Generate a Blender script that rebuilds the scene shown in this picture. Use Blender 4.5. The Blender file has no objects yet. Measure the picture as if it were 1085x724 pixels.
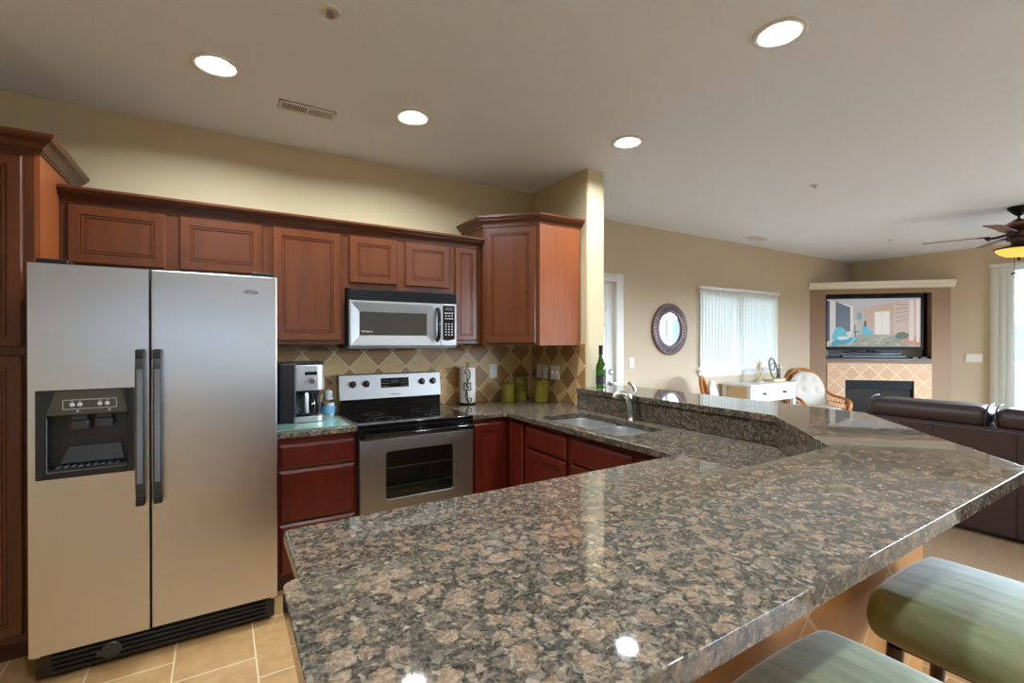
import bpy, bmesh, math, random
from mathutils import Vector, Matrix
PI = math.pi
S = bpy.context.scene
COL = S.collection
random.seed(7)

# ------------------------------------------------------------------ camera
CAM_H = 1.43
cd = bpy.data.cameras.new('camera'); cam = bpy.data.objects.new('camera', cd); COL.objects.link(cam)
cd.sensor_width = 36.0; cd.lens = 36.0 * 501.05 / 1085.0; cd.clip_start = 0.02; cd.clip_end = 600
cam.location = (0, 0, CAM_H)
cam.rotation_euler = (math.radians(90 - 0.215), 0, math.radians(-31.717))
S.camera = cam
# ------------------------------------------------------------------ view + light
S.view_settings.view_transform = 'Standard'
try: S.view_settings.look = 'None'
except Exception: pass
S.view_settings.gamma = 1.0
S.view_settings.use_curve_mapping = False
S.view_settings.exposure = 0.28
S.cycles.use_denoising = True
S.cycles.max_bounces = 10; S.cycles.diffuse_bounces = 6; S.cycles.glossy_bounces = 5
S.cycles.transmission_bounces = 8; S.cycles.transparent_max_bounces = 12
S.cycles.caustics_reflective = False; S.cycles.caustics_refractive = False
S.cycles.sample_clamp_indirect = 6.0
SKY = 42.0            # daylight outside the windows
LAMP_W = 25.0        # each recessed lamp
FAN_W = 6.0

W = bpy.data.worlds.new('sky'); S.world = W; W.use_nodes = True
nt = W.node_tree; nt.nodes.clear()
o_ = nt.nodes.new('ShaderNodeOutputWorld'); b_ = nt.nodes.new('ShaderNodeBackground')
tc = nt.nodes.new('ShaderNodeTexCoord'); sx = nt.nodes.new('ShaderNodeSeparateXYZ'); cr = nt.nodes.new('ShaderNodeValToRGB')
nt.links.new(tc.outputs['Generated'], sx.inputs[0]); nt.links.new(sx.outputs[2], cr.inputs[0])
nt.links.new(cr.outputs[0], b_.inputs[0]); nt.links.new(b_.outputs[0], o_.inputs[0])
cr.color_ramp.elements[0].position = 0.0; cr.color_ramp.elements[0].color = (0.72, 0.86, 1.0, 1)
cr.color_ramp.elements[1].position = 0.7; cr.color_ramp.elements[1].color = (0.50, 0.72, 1.0, 1)
b_.inputs[1].default_value = SKY

def portal(name, loc, rot, sx_, sy_):
    l = bpy.data.lights.new(name, 'AREA'); l.shape = 'RECTANGLE'; l.size = sx_; l.size_y = sy_
    l.cycles.is_portal = True
    o = bpy.data.objects.new(name, l); COL.objects.link(o); o.location = loc; o.rotation_euler = rot
# room dimensions (metres)
KY = 3.53            # kitchen back wall
FY = 3.86            # living room far wall
RX = 9.20            # right wall with the sliding door
LX = -2.4; BY = -3.4
CZ = 2.743
portal('daylight_slider', (RX + .14, -.12, 1.22), (0, PI/2, 0), 2.4, 4.36)
portal('daylight_rear', (6.75, BY - .14, 1.22), (-PI/2, 0, PI), 3.7, 2.15)
portal('daylight_far_window', (6.055, FY + .12, 1.56), (-PI/2, 0, 0), 1.74, 1.05)

# ------------------------------------------------------------------ materials
def srgb(r, g, b):
    f = lambda c: (c/255/12.92 if c/255 <= .04045 else ((c/255 + .055)/1.055)**2.4)
    return (f(r), f(g), f(b), 1)
class NT:
    """tiny node-tree writer"""
    def __init__(s, name):
        s.m = bpy.data.materials.new(name); s.m.use_nodes = True; s.t = s.m.node_tree
        s.p = s.t.nodes['Principled BSDF']; s.out = s.t.nodes['Material Output']
    def n(s, typ, **kw):
        x = s.t.nodes.new('ShaderNode' + typ)
        for k, v in kw.items():
            if hasattr(x, k): setattr(x, k, v)
            else: x.inputs[k].default_value = v
        return x
    def l(s, a, b): s.t.links.new(a, b)
    def pos(s, scale=(1, 1, 1), obj=False, rot=(0, 0, 0), loc=(0, 0, 0)):
        if obj: o = s.n('TexCoord').outputs['Object']
        else: o = s.n('NewGeometry').outputs['Position']
        mp = s.n('Mapping'); s.l(o, mp.inputs[0])
        mp.inputs['Scale'].default_value = scale; mp.inputs['Rotation'].default_value = rot; mp.inputs['Location'].default_value = loc
        return mp.outputs[0]
    def math(s, op, a, b=None, c=None):
        x = s.n('Math', operation=op)
        for i, v in enumerate((a, b, c)):
            if v is None: continue
            if isinstance(v, (int, float)): x.inputs[i].default_value = v
            else: s.l(v, x.inputs[i])
        return x.outputs[0]
    def ramp(s, fac, stops, interp='LINEAR'):
        r = s.n('ValToRGB'); s.l(fac, r.inputs[0]); e = r.color_ramp; e.interpolation = interp
        while len(e.elements) < len(stops): e.elements.new(0.5)
        for el, (p, c) in zip(e.elements, stops): el.position = p; el.color = c
        return r.outputs[0]
    def mix(s, fac, a, b, bt='MIX'):
        x = s.n('Mix', data_type='RGBA', blend_type=bt)
        for sock, v in ((x.inputs[0], fac), (x.inputs[6], a), (x.inputs[7], b)):
            if hasattr(v, 'is_output'): s.l(v, sock)
            else: sock.default_value = v
        return x.outputs[2]
    def noise(s, vec, scale, detail=3, rough=.5):
        x = s.n('TexNoise'); s.l(vec, x.inputs['Vector']); x.inputs['Scale'].default_value = scale
        x.inputs['Detail'].default_value = detail; x.inputs['Roughness'].default_value = rough
        return x
    def bump(s, h, strength=.3, dist=.01):
        x = s.n('Bump'); s.l(h, x.inputs['Height']); x.inputs['Strength'].default_value = strength; x.inputs['Distance'].default_value = dist
        s.l(x.outputs[0], s.p.inputs['Normal']); return x
    def col(s, v):
        if hasattr(v, 'is_output'): s.l(v, s.p.inputs['Base Color'])
        else: s.p.inputs['Base Color'].default_value = v
    def set(s, **kw):
        for k, v in kw.items():
            k = k.replace('_', ' ')
            if k in s.p.inputs: s.p.inputs[k].default_value = v
        return s
def plain(name, c, rough=.5, metal=0, **kw):
    t = NT(name); t.col(c); t.set(Roughness=rough, Metallic=metal, **kw); 
    nz = t.noise(t.pos(obj=True), 60, 2); t.bump(nz.outputs[0], .03, .002)
    return t.m
def glow(name, c, st):
    t = NT(name); t.col((0.02, 0.02, 0.02, 1)); t.p.inputs['Emission Color'].default_value = c; t.p.inputs['Emission Strength'].default_value = st
    return t.m
M = {}
def paint(name, c, bump=.25, scale=140):
    t = NT(name); v = t.pos(); n1 = t.noise(v, scale, 3, .6); n2 = t.noise(v, 3, 2)
    t.col(t.mix(t.math('MULTIPLY', n2.outputs[0], .12), c, tuple(x*.9 for x in c[:3]) + (1,)))
    t.set(Roughness=.75); t.bump(n1.outputs[0], bump, .004); return t.m
M['wall'] = paint('wall_paint', srgb(204, 188, 152))
M['wall_living'] = paint('wall_paint_daylit', srgb(200, 182, 156))  # kitchen paint again, with the greyer daylight cast put into the colour
M['wall_dark'] = paint('taupe_paint', srgb(150, 122, 98))
M['ceiling'] = paint('ceiling_paint', srgb(232, 240, 253), .6, 90)
M['white'] = plain('white_paint', srgb(222, 221, 218), .35)
M['white_plastic'] = plain('white_plastic', srgb(235, 232, 224), .3)
M['cream'] = plain('cream_paint', srgb(226, 218, 200), .45)

def cherry(name, c1, c2, rough=.32, axis='z'):
    t = NT(name); sc = {'z': (9, 9, .8), 'x': (.8, 9, 9), 'y': (9, .8, 9)}[axis]
    v = t.pos(sc); n = t.noise(v, 3.2, 5, .65); n2 = t.noise(t.pos(), 2.2, 2)
    f = t.ramp(n.outputs[0], [(.32, (0, 0, 0, 1)), (.68, (1, 1, 1, 1))])
    c = t.mix(f, c1, c2)
    c = t.mix(t.math('MULTIPLY', n2.outputs[0], .35), c, tuple(x*.62 for x in c1[:3]) + (1,))
    t.col(c); t.set(Roughness=rough, Coat_Weight=.12 if rough < .4 else 0, Coat_Roughness=.2, Specular_IOR_Level=.4); t.bump(n.outputs[0], .05, .002); return t.m
M['cherry'] = cherry('cherry_wood', srgb(80, 38, 15), srgb(97, 49, 21))
M['cherry_red'] = cherry('cherry_wood_base_units', srgb(76, 21, 13), srgb(98, 32, 18))
M['cherry_side'] = cherry('cherry_veneer_side', srgb(128, 64, 26), srgb(142, 75, 32), .5)

def granite():
    t = NT('granite'); p0 = t.pos()
    nz = t.noise(p0, 38, 3, .6)
    off = t.n('VectorMath', operation='SCALE'); sub = t.n('VectorMath', operation='SUBTRACT'); add = t.n('VectorMath', operation='ADD')
    t.l(nz.outputs['Color'], sub.inputs[0]); sub.inputs[1].default_value = (.5, .5, .5)
    t.l(sub.outputs[0], off.inputs[0]); off.inputs['Scale'].default_value = .030
    t.l(p0, add.inputs[0]); t.l(off.outputs[0], add.inputs[1]); q = add.outputs[0]
    v1 = t.n('TexVoronoi', feature='F1'); t.l(q, v1.inputs['Vector']); v1.inputs['Scale'].default_value = 33
    v2 = t.n('TexVoronoi', feature='F1'); t.l(q, v2.inputs['Vector']); v2.inputs['Scale'].default_value = 85
    r1 = t.n('SeparateColor'); t.l(v1.outputs['Color'], r1.inputs[0])
    r2 = t.n('SeparateColor'); t.l(v2.outputs['Color'], r2.inputs[0])
    nf = t.noise(q, 150, 4, .65); nm = t.noise(q, 60, 5, .7)
    matrix = t.ramp(nm.outputs[0], [(.34, srgb(20, 20, 20)), (.46, srgb(38, 39, 36)), (.54, srgb(64, 62, 55)), (.62, srgb(100, 92, 80)), (.74, srgb(140, 128, 112))])
    cells = t.ramp(r2.outputs[0], [(0, srgb(26, 26, 25)), (.4, srgb(52, 52, 47)), (.7, srgb(104, 95, 82)), (1, srgb(160, 148, 132))])
    matrix = t.mix(.45, matrix, cells)
    fine = t.ramp(nf.outputs[0], [(.36, srgb(30, 29, 28)), (.5, srgb(100, 92, 80)), (.64, srgb(172, 158, 140))])
    matrix = t.mix(.3, matrix, fine)
    blobc = t.ramp(r1.outputs[1], [(0, srgb(130, 106, 86)), (.5, srgb(150, 126, 104)), (1, srgb(118, 98, 80))])
    blobc = t.mix(.42, blobc, fine)
    thr = t.math('MULTIPLY_ADD', r1.outputs[0], .48, .08)
    d = t.math('ADD', t.math('SUBTRACT', thr, v1.outputs['Distance']), t.math('MULTIPLY_ADD', nf.outputs[0], .5, -.25))
    mask = t.ramp(t.math('MULTIPLY_ADD', d, 2.4, .5), [(.2, (0, 0, 0, 1)), (.75, (1, 1, 1, 1))])
    v4 = t.n('TexVoronoi', feature='F1'); t.l(q, v4.inputs['Vector']); v4.inputs['Scale'].default_value = 74
    r4 = t.n('SeparateColor'); t.l(v4.outputs['Color'], r4.inputs[0])
    m4_ = t.ramp(t.math('MULTIPLY_ADD', t.math('SUBTRACT', t.math('MULTIPLY_ADD', r4.outputs[0], .8, -.32), v4.outputs['Distance']), 5.0, .5), [(.3, (0, 0, 0, 1)), (.7, (.55, .55, .55, 1))])
    matrix = t.mix(m4_, matrix, t.ramp(r4.outputs[1], [(0, srgb(150, 130, 112)), (.6, srgb(176, 164, 148)), (1, srgb(122, 112, 100))]))
    t.col(t.mix(1.0, t.mix(mask, matrix, blobc), (.80, .79, .78, 1), 'MULTIPLY')); t.set(Roughness=.03, IOR=1.55)
    return t.m
M['granite'] = granite()

def steel(name, c, rough=.27, aniso=.55):
    t = NT(name); v = t.pos((1.5, 1.5, 420)); n = t.noise(v, 2.0, 2)
    t.col(c); t.set(Metallic=1.0, Anisotropic=aniso)
    t.l(t.math('MULTIPLY_ADD', n.outputs[0], .03, rough - .015), t.p.inputs['Roughness']); return t.m
M['steel'] = steel('brushed_steel', srgb(206, 206, 207), .30)
M['steel_range'] = steel('satin_range_steel', srgb(158, 157, 156), .42, .3)
M['soot'] = plain('soot_black', srgb(16, 16, 18), .55, 0, Specular_IOR_Level=.2)
M['steel_sink'] = steel('satin_sink_steel', srgb(208, 208, 206), .42, .1)
M['chrome'] = plain('chrome', srgb(215, 215, 218), .12, 1)
M['nickel'] = plain('brushed_nickel', srgb(190, 186, 178), .28, 1)
M['black'] = plain('black_plastic', srgb(20, 20, 22), .32)
M['black_gloss'] = plain('black_gloss', srgb(9, 9, 11), .06)
M['black_iron'] = plain('black_iron', srgb(22, 19, 17), .5, .6)
M['dark_grey'] = plain('dark_grey_plastic', srgb(42, 45, 48), .35)
M['grey'] = plain('grey_plastic', srgb(104, 106, 110), .35)
M['light_grey'] = plain('light_grey_print', srgb(186, 188, 190), .5)
M['olive_body'] = plain('olive_brown_plastic', srgb(66, 62, 52), .4)

def tile_diag(name, light, dark, size, u0, z0, grout, gw, rough=.45, uexpr='xy', relief=True):
    """square tiles set on the diagonal, checkered light / dark; size = tile diagonal"""
    t = NT(name); g = t.n('NewGeometry').outputs['Position']; s = t.n('SeparateXYZ'); t.l(g, s.inputs[0])
    x, y, z = s.outputs
    if uexpr == 'xy': u = t.math('SUBTRACT', x, y)
    elif uexpr == 'diag': u = t.math('MULTIPLY', t.math('SUBTRACT', x, y), .70711)
    elif uexpr == 'yx': u = t.math('ADD', x, y)
    else: u = x
    u = t.math('SUBTRACT', u, u0); w = t.math('SUBTRACT', z, z0)
    a = t.math('ADD', t.math('DIVIDE', t.math('ADD', u, w), size), .5)
    b = t.math('ADD', t.math('DIVIDE', t.math('SUBTRACT', u, w), size), .5)
    ia, ib = t.math('FLOOR', a), t.math('FLOOR', b)
    par = t.math('FLOORED_MODULO', t.math('ADD', ia, ib), 2.0)
    cell = t.n('CombineXYZ'); t.l(ia, cell.inputs[0]); t.l(ib, cell.inputs[1])
    wn = t.n('TexWhiteNoise'); t.l(cell.outputs[0], wn.inputs['Vector'])
    ea = t.math('ABSOLUTE', t.math('SUBTRACT', t.math('FRACT', a), .5)); eb = t.math('ABSOLUTE', t.math('SUBTRACT', t.math('FRACT', b), .5))
    e = t.math('MAXIMUM', ea, eb)
    gm = t.math('GREATER_THAN', e, .5 - gw)
    nz = t.noise(g, 22, 4, .6); nf = t.noise(g, 120, 3)
    c = t.mix(par, light, dark)
    c = t.mix(t.math('MULTIPLY', nz.outputs[0], .5), c, tuple(q*.68 for q in dark[:3]) + (1,))
    c = t.mix(t.math('MULTIPLY', wn.outputs[0], .22), c, tuple(q*.55 for q in light[:3]) + (1,))
    t.col(t.mix(gm, c, grout)); t.set(Roughness=rough)
    h = t.math('SUBTRACT', nz.outputs[0], t.math('MULTIPLY', gm, 1.5))
    if relief:
        vo = t.n('TexVoronoi'); t.l(g, vo.inputs['Vector']); vo.inputs['Scale'].default_value = 75
        dec = t.math('MULTIPLY', t.math('GREATER_THAN', wn.outputs[0], .78), t.math('SUBTRACT', 1.0, par))
        h = t.math('ADD', h, t.math('MULTIPLY', t.math('MULTIPLY', vo.outputs['Distance'], 3.0), dec))
    t.bump(h, .35, .004); return t.m
M['backsplash'] = tile_diag('backsplash_tile', srgb(220, 184, 126), srgb(160, 116, 66), .21, 2.16 - 3.52, 1.228, srgb(214, 194, 158), .022)
M['hearth'] = tile_diag('hearth_tile', srgb(214, 168, 122), srgb(206, 158, 112), .236, 0.0, .78, srgb(226, 200, 164), .03, .45, 'diag', False)
M['bartile'] = tile_diag('bar_front_tile', srgb(216, 154, 76), srgb(206, 142, 66), .46, .30, .98, srgb(214, 184, 142), .014, .4, 'x', False)

def floor_tile():
    t = NT('travertine_floor'); g = t.n('NewGeometry').outputs['Position']; s = t.n('SeparateXYZ'); t.l(g, s.inputs[0])
    x, y, z = s.outputs; P = .3115
    a = t.math('DIVIDE', t.math('ADD', x, .487), P); ia = t.math('FLOOR', a)
    yy = t.math('DIVIDE', t.math('ADD', t.math('ADD', y, -2.565), t.math('MULTIPLY', ia, .153)), .459); iy = t.math('FLOOR', yy)
    ea = t.math('MULTIPLY', t.math('SUBTRACT', .5, t.math('ABSOLUTE', t.math('SUBTRACT', t.math('FRACT', a), .5))), P)
    ey = t.math('MULTIPLY', t.math('SUBTRACT', .5, t.math('ABSOLUTE', t.math('SUBTRACT', t.math('FRACT', yy), .5))), .459)
    gm = t.math('LESS_THAN', t.math('MINIMUM', ea, ey), .0035)
    cell = t.n('CombineXYZ'); t.l(ia, cell.inputs[0]); t.l(iy, cell.inputs[1])
    wn = t.n('TexWhiteNoise'); t.l(cell.outputs[0], wn.inputs['Vector'])
    n1 = t.noise(g, 9, 5, .65); n2 = t.noise(g, 55, 4, .6)
    c = t.ramp(n1.outputs[0], [(.3, srgb(168, 130, 84)), (.55, srgb(192, 154, 106)), (.75, srgb(204, 170, 124))])
    c = t.mix(t.math('MULTIPLY', n2.outputs[0], .4), c, srgb(150, 110, 64))
    c = t.mix(t.math('MULTIPLY', wn.outputs[0], .3), c, srgb(174, 132, 84))
    t.col(t.mix(gm, c, srgb(222, 200, 160))); t.set(Roughness=.38)
    t.bump(t.math('SUBTRACT', n2.outputs[0], t.math('MULTIPLY', gm, 2.0)), .25, .003); return t.m
M['floor'] = floor_tile()
def carpet():
    t = NT('beige_carpet'); g = t.pos(); n1 = t.noise(g, 260, 2); n2 = t.noise(g, 7, 3)
    c = t.ramp(n1.outputs[0], [(.35, srgb(138, 112, 84)), (.65, srgb(192, 164, 132))])
    t.col(t.mix(t.math('MULTIPLY', n2.outputs[0], .3), c, srgb(140, 112, 84))); t.set(Roughness=.95); t.bump(n1.outputs[0], .8, .006); return t.m
M['carpet'] = carpet()
def leather():
    t = NT('brown_leather'); g = t.pos(obj=True); n = t.noise(g, 130, 3); n2 = t.noise(g, 6, 3)
    t.col(t.mix(n2.outputs[0], srgb(44, 30, 33), srgb(56, 40, 44))); t.set(Roughness=.45); t.bump(n.outputs[0], .18, .003); return t.m
M['leather'] = leather()
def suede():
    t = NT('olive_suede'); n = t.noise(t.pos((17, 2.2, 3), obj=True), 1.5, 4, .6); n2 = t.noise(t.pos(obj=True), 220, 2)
    t.col(t.mix(t.ramp(n.outputs[0], [(.38, (0, 0, 0, 1)), (.62, (1, 1, 1, 1))]), srgb(104, 110, 72), srgb(136, 142, 108)))  # paler nap streaks: glancing window light painted into the suede colour
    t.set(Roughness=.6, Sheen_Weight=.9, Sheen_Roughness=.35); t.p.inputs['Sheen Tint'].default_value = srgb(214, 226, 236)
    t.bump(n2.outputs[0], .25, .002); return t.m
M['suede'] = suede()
M['rattan'] = cherry('rattan_cane', srgb(186, 112, 50), srgb(204, 134, 68), .45)
M['cushion'] = plain('white_cushion_fabric', srgb(214, 208, 198), .85)
M['wood_dark'] = cherry('dark_wood', srgb(62, 34, 24), srgb(78, 44, 30))
M['fan_wood'] = cherry('fan_blade_wood', srgb(104, 58, 38), srgb(124, 72, 48))
M['bronze'] = plain('aged_bronze', srgb(66, 38, 30), .38, .6)
M['copper'] = plain('copper_finish', srgb(176, 116, 88), .34, .7)
M['mirror_frame'] = plain('mirror_frame_bronze', srgb(128, 100, 98), .42, .3)
M['mirror_dark'] = plain('mirror_slot_dark', srgb(36, 24, 24), .5)
M['mirror_glass'] = plain('mirror_silver', srgb(240, 242, 244), .01, 1)
M['canister'] = plain('olive_glaze', srgb(122, 112, 34), .2)
M['teal_glass'] = plain('teal_glass', srgb(108, 138, 126), .14)
M['paper'] = plain('paper_towel', srgb(238, 236, 230), .9)
M['label_blue'] = plain('blue_label', srgb(96, 160, 196), .5)
M['label_white'] = plain('white_label', srgb(226, 226, 220), .5)
M['foil'] = plain('dark_foil', srgb(30, 32, 24), .35, .5)
M['coral'] = plain('coral_stone', srgb(212, 198, 164), .75)
M['pewter'] = plain('pewter', srgb(128, 122, 118), .35, .7)
M['cream_table'] = plain('cream_side_paint', srgb(214, 190, 148), .5)
def glassm(name, c, rough=.0, ior=1.5):
    t = NT(name); t.col(c); t.set(Roughness=rough, IOR=ior, Transmission_Weight=1.0); return t.m
M['green_glass'] = glassm('green_bottle_glass', srgb(60, 110, 30))
def thin_glass(name, tint=(1, 1, 1, 1), refl=.08):
    t = NT(name); t.t.nodes.remove(t.p)
    tr = t.n('BsdfTransparent'); tr.inputs[0].default_value = tint; gl = t.n('BsdfGlossy'); gl.inputs['Roughness'].default_value = .02
    fr = t.n('Fresnel'); fr.inputs[0].default_value = 1.45; mx = t.n('MixShader')
    t.l(fr.outputs[0], mx.inputs[0]); t.l(tr.outputs[0], mx.inputs[1]); t.l(gl.outputs[0], mx.inputs[2]); t.l(mx.outputs[0], t.out.inputs[0]); return t.m
M['pane'] = thin_glass('window_glass')
M['clear_glass'] = thin_glass('clear_glass', (.92, .95, .95, 1))
M['smoked'] = thin_glass('smoked_oven_glass', (.85, .9, .85, 1))
def vane():
    t = NT('blind_vane'); t.t.nodes.remove(t.p)
    d = t.n('BsdfDiffuse'); d.inputs[0].default_value = srgb(236, 238, 232); tr = t.n('BsdfTranslucent'); tr.inputs[0].default_value = srgb(226, 232, 228)
    mx = t.n('MixShader'); mx.inputs[0].default_value = .045
    t.l(d.outputs[0], mx.inputs[1]); t.l(tr.outputs[0], mx.inputs[2]); t.l(mx.outputs[0], t.out.inputs[0]); return t.m
M['vane'] = vane()
def shade():
    t = NT('added_shade_cloth'); t.t.nodes.remove(t.p)
    d = t.n('BsdfDiffuse'); d.inputs[0].default_value = srgb(232, 234, 236); tr = t.n('BsdfTranslucent'); tr.inputs[0].default_value = srgb(230, 232, 234)
    mx = t.n('MixShader'); mx.inputs[0].default_value = .34
    t.l(d.outputs[0], mx.inputs[1]); t.l(tr.outputs[0], mx.inputs[2]); t.l(mx.outputs[0], t.out.inputs[0]); return t.m
M['shade'] = shade()
M['lens'] = glow('lamp_lens', (1, .98, .95, 1), 9.0)
M['amber'] = glow('amber_glass', (1.0, .52, .08, 1), 1.15)
M['clock'] = glow('clock_digits', (.3, .75, .7, 1), .5)
def lake():
    t = NT('lake_water'); n = t.noise(t.pos((.3, 1, 1)), .6, 4); t.col((.005, .011, .017, 1)); t.set(Roughness=.6, Specular_IOR_Level=.02); t.bump(n.outputs[0], .4, .2); return t.m
M['lake'] = lake()
M['hill'] = plain('far_shore', (.006, .009, .010, 1), .9)
M['deck'] = plain('deck_boards', srgb(60, 54, 50), .7)

# ------------------------------------------------------------------ mesh helpers
def BM(): return bmesh.new()
def bx(bm, x0, x1, y0, y1, z0, z1, bev=0, seg=2):
    x0, x1 = min(x0, x1), max(x0, x1); y0, y1 = min(y0, y1), max(y0, y1); z0, z1 = min(z0, z1), max(z0, z1)
    v = [bm.verts.new(p) for p in ((x0,y0,z0),(x1,y0,z0),(x1,y1,z0),(x0,y1,z0),(x0,y0,z1),(x1,y0,z1),(x1,y1,z1),(x0,y1,z1))]
    fs = [bm.faces.new([v[i] for i in q]) for q in ((0,3,2,1),(4,5,6,7),(0,1,5,4),(1,2,6,5),(2,3,7,6),(3,0,4,7))]
    if bev:
        b = min(bev, .49*min(x1-x0, y1-y0, z1-z0))
        es = list({e for f in fs for e in f.edges})
        bmesh.ops.bevel(bm, geom=es, offset=b, segments=seg, affect='EDGES', profile=.5)
    return bm
def xf(bm, mat, v0=0):
    bm.verts.ensure_lookup_table(); bmesh.ops.transform(bm, matrix=mat, verts=bm.verts[v0:]); return bm
def lathe(bm, prof, c=(0,0,0), n=28, mat=None, cap=True):
    rings = []
    for r, z in prof:
        rings.append([bm.verts.new((c[0] + r*math.cos(2*PI*i/n), c[1] + r*math.sin(2*PI*i/n), c[2] + z)) for i in range(n)])
    allv = [v for q in rings for v in q]
    for a, b in zip(rings, rings[1:]):
        for i in range(n): bm.faces.new((a[i], a[(i+1) % n], b[(i+1) % n], b[i]))
    if cap:
        bm.faces.new(list(reversed(rings[0]))); bm.faces.new(rings[-1])
    if mat is not None: bmesh.ops.transform(bm, matrix=mat, verts=allv)
    return bm
def tube(bm, pts, r, n=8, closed=False, r2=None, smooth=0):
    P = [Vector(p) for p in pts]
    if smooth:
        Q = []; m = len(P)
        rng = m if closed else m - 1
        for i in range(rng):
            p0 = P[(i-1) % m] if (closed or i > 0) else P[0]; p1 = P[i]; p2 = P[(i+1) % m]; p3 = P[(i+2) % m] if (closed or i+2 < m) else P[-1]
            for k in range(smooth):
                t = k/smooth
                Q.append(.5*((2*p1) + (-p0+p2)*t + (2*p0-5*p1+4*p2-p3)*t*t + (-p0+3*p1-3*p2+p3)*t**3))
        if not closed: Q.append(P[-1])
        P = Q
    m = len(P); rings = []; ref = None
    for i in range(m):
        if closed: d = (P[(i+1) % m] - P[i-1])
        else: d = P[min(i+1, m-1)] - P[max(i-1, 0)]
        d.normalize()
        if ref is None:
            ref = Vector((0,0,1)) if abs(d.z) < .9 else Vector((1,0,0))
        u = (ref - d*ref.dot(d)).normalized(); w = d.cross(u); ref = u
        rr = r if r2 is None else r + (r2 - r)*i/(m-1)
        rings.append([bm.verts.new(P[i] + (u*math.cos(2*PI*k/n) + w*math.sin(2*PI*k/n))*rr) for k in range(n)])
    for i in range(m if closed else m-1):
        a, b = rings[i], rings[(i+1) % m]
        for k in range(n): bm.faces.new((a[k], a[(k+1) % n], b[(k+1) % n], b[k]))
    if not closed:
        bm.faces.new(list(reversed(rings[0]))); bm.faces.new(rings[-1])
    return bm
def prism(bm, poly, z0, z1, holes=(), bev=0):
    """polygon (ccw xy) extruded z0..z1, optional holes, eased top/bottom edges"""
    n0 = len(bm.verts); es = []
    for loop in [poly] + list(holes):
        vs = [bm.verts.new((x, y, z0)) for x, y in loop]
        es += [bm.edges.new((vs[i], vs[(i+1) % len(vs)])) for i in range(len(vs))]
    r = bmesh.ops.triangle_fill(bm, edges=es, use_beauty=True, use_dissolve=False)
    fs = [f for f in r['geom'] if isinstance(f, bmesh.types.BMFace)]
    bmesh.ops.recalc_face_normals(bm, faces=fs)
    if fs[0].normal.z > 0: bmesh.ops.reverse_faces(bm, faces=fs)
    ex = bmesh.ops.extrude_face_region(bm, geom=fs)
    nv = [g for g in ex['geom'] if isinstance(g, bmesh.types.BMVert)]; nf = [g for g in ex['geom'] if isinstance(g, bmesh.types.BMFace)]
    bmesh.ops.translate(bm, vec=(0, 0, z1 - z0), verts=nv)
    bm.normal_update()
    if fs[0].is_valid and fs[0].normal.z > 0: bmesh.ops.reverse_faces(bm, faces=[f for f in fs if f.is_valid])
    bmesh.ops.recalc_face_normals(bm, faces=bm.faces[:])
    if bev:
        be = [e for e in bm.edges if len(e.link_faces) == 2 and abs(abs(e.link_faces[0].normal.z) - abs(e.link_faces[1].normal.z)) > .5]
        bmesh.ops.bevel(bm, geom=be, offset=bev, segments=3, affect='EDGES', profile=.5)
    return bm
def ringpanel(bm, O, u, v, n, w, h, prof, back=True):
    """nested rectangles: prof = [(inset, height along n)...], last ring is filled"""
    O, u, v, n = Vector(O), Vector(u), Vector(v), Vector(n); rings = []
    for ins, d in prof:
        rings.append([bm.verts.new(O + u*a + v*b + n*d) for a, b in ((ins, ins), (w-ins, ins), (w-ins, h-ins), (ins, h-ins))])
    for a, b in zip(rings, rings[1:]):
        for i in range(4): bm.faces.new((a[i], a[(i+1) % 4], b[(i+1) % 4], b[i]))
    bm.faces.new(rings[-1]); bm.faces.new(list(reversed(rings[0])))
    return bm
def sweep(bm, path, prof, ends=True):
    """profile [(out, z)] swept along an xy polyline with mitred corners; out is to the right of travel"""
    P = [Vector((p[0], p[1])) for p in path]; m = len(P); rings = []
    nrm = []
    for i in range(m-1):
        d = (P[i+1] - P[i]).normalized(); nrm.append(Vector((d.y, -d.x)))
    for i in range(m):
        if i == 0: k = nrm[0]
        elif i == m-1: k = nrm[-1]
        else:
            b = (nrm[i-1] + nrm[i]).normalized(); k = b / b.dot(nrm[i])
        rings.append([bm.verts.new((P[i].x + k.x*o, P[i].y + k.y*o, z)) for o, z in prof])
    q = len(prof)
    for a, b in zip(rings, rings[1:]):
        for i in range(q): bm.faces.new((a[i], a[(i+1) % q], b[(i+1) % q], b[i]))
    if ends: bm.faces.new(list(reversed(rings[0]))); bm.faces.new(rings[-1])
    return bm
WM = {}
def obj(name, bm, mat, parent=None, local=False, smooth=None, sub=0):
    """link ONE mesh object; world-coordinate geometry is moved into its parent's space"""
    if parent is not None and not local: bmesh.ops.transform(bm, matrix=WM[parent.name].inverted(), verts=bm.verts[:])
    bmesh.ops.recalc_face_normals(bm, faces=bm.faces[:])
    me = bpy.data.meshes.new(name); bm.to_mesh(me); bm.free()
    for m in (mat if isinstance(mat, (list, tuple)) else [mat]): me.materials.append(m)
    o = bpy.data.objects.new(name, me); COL.objects.link(o)
    if parent is not None: o.parent = parent; WM[o.name] = WM[parent.name]
    else: WM[o.name] = Matrix()
    if smooth:
        me.shade_smooth()
        try: me.set_sharp_from_angle(angle=math.radians(smooth))
        except Exception: pass
        wn_ = o.modifiers.new('weighted_normals', 'WEIGHTED_NORMAL'); wn_.keep_sharp = True; wn_.weight = 100
    if sub:
        md = o.modifiers.new('subsurf', 'SUBSURF'); md.levels = sub; md.render_levels = sub
    return o
def tag(o, label, cat, group=None, kind=None):
    o['label'] = label; o['category'] = cat
    if group: o['group'] = group
    if kind: o['kind'] = kind
    return o
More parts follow.
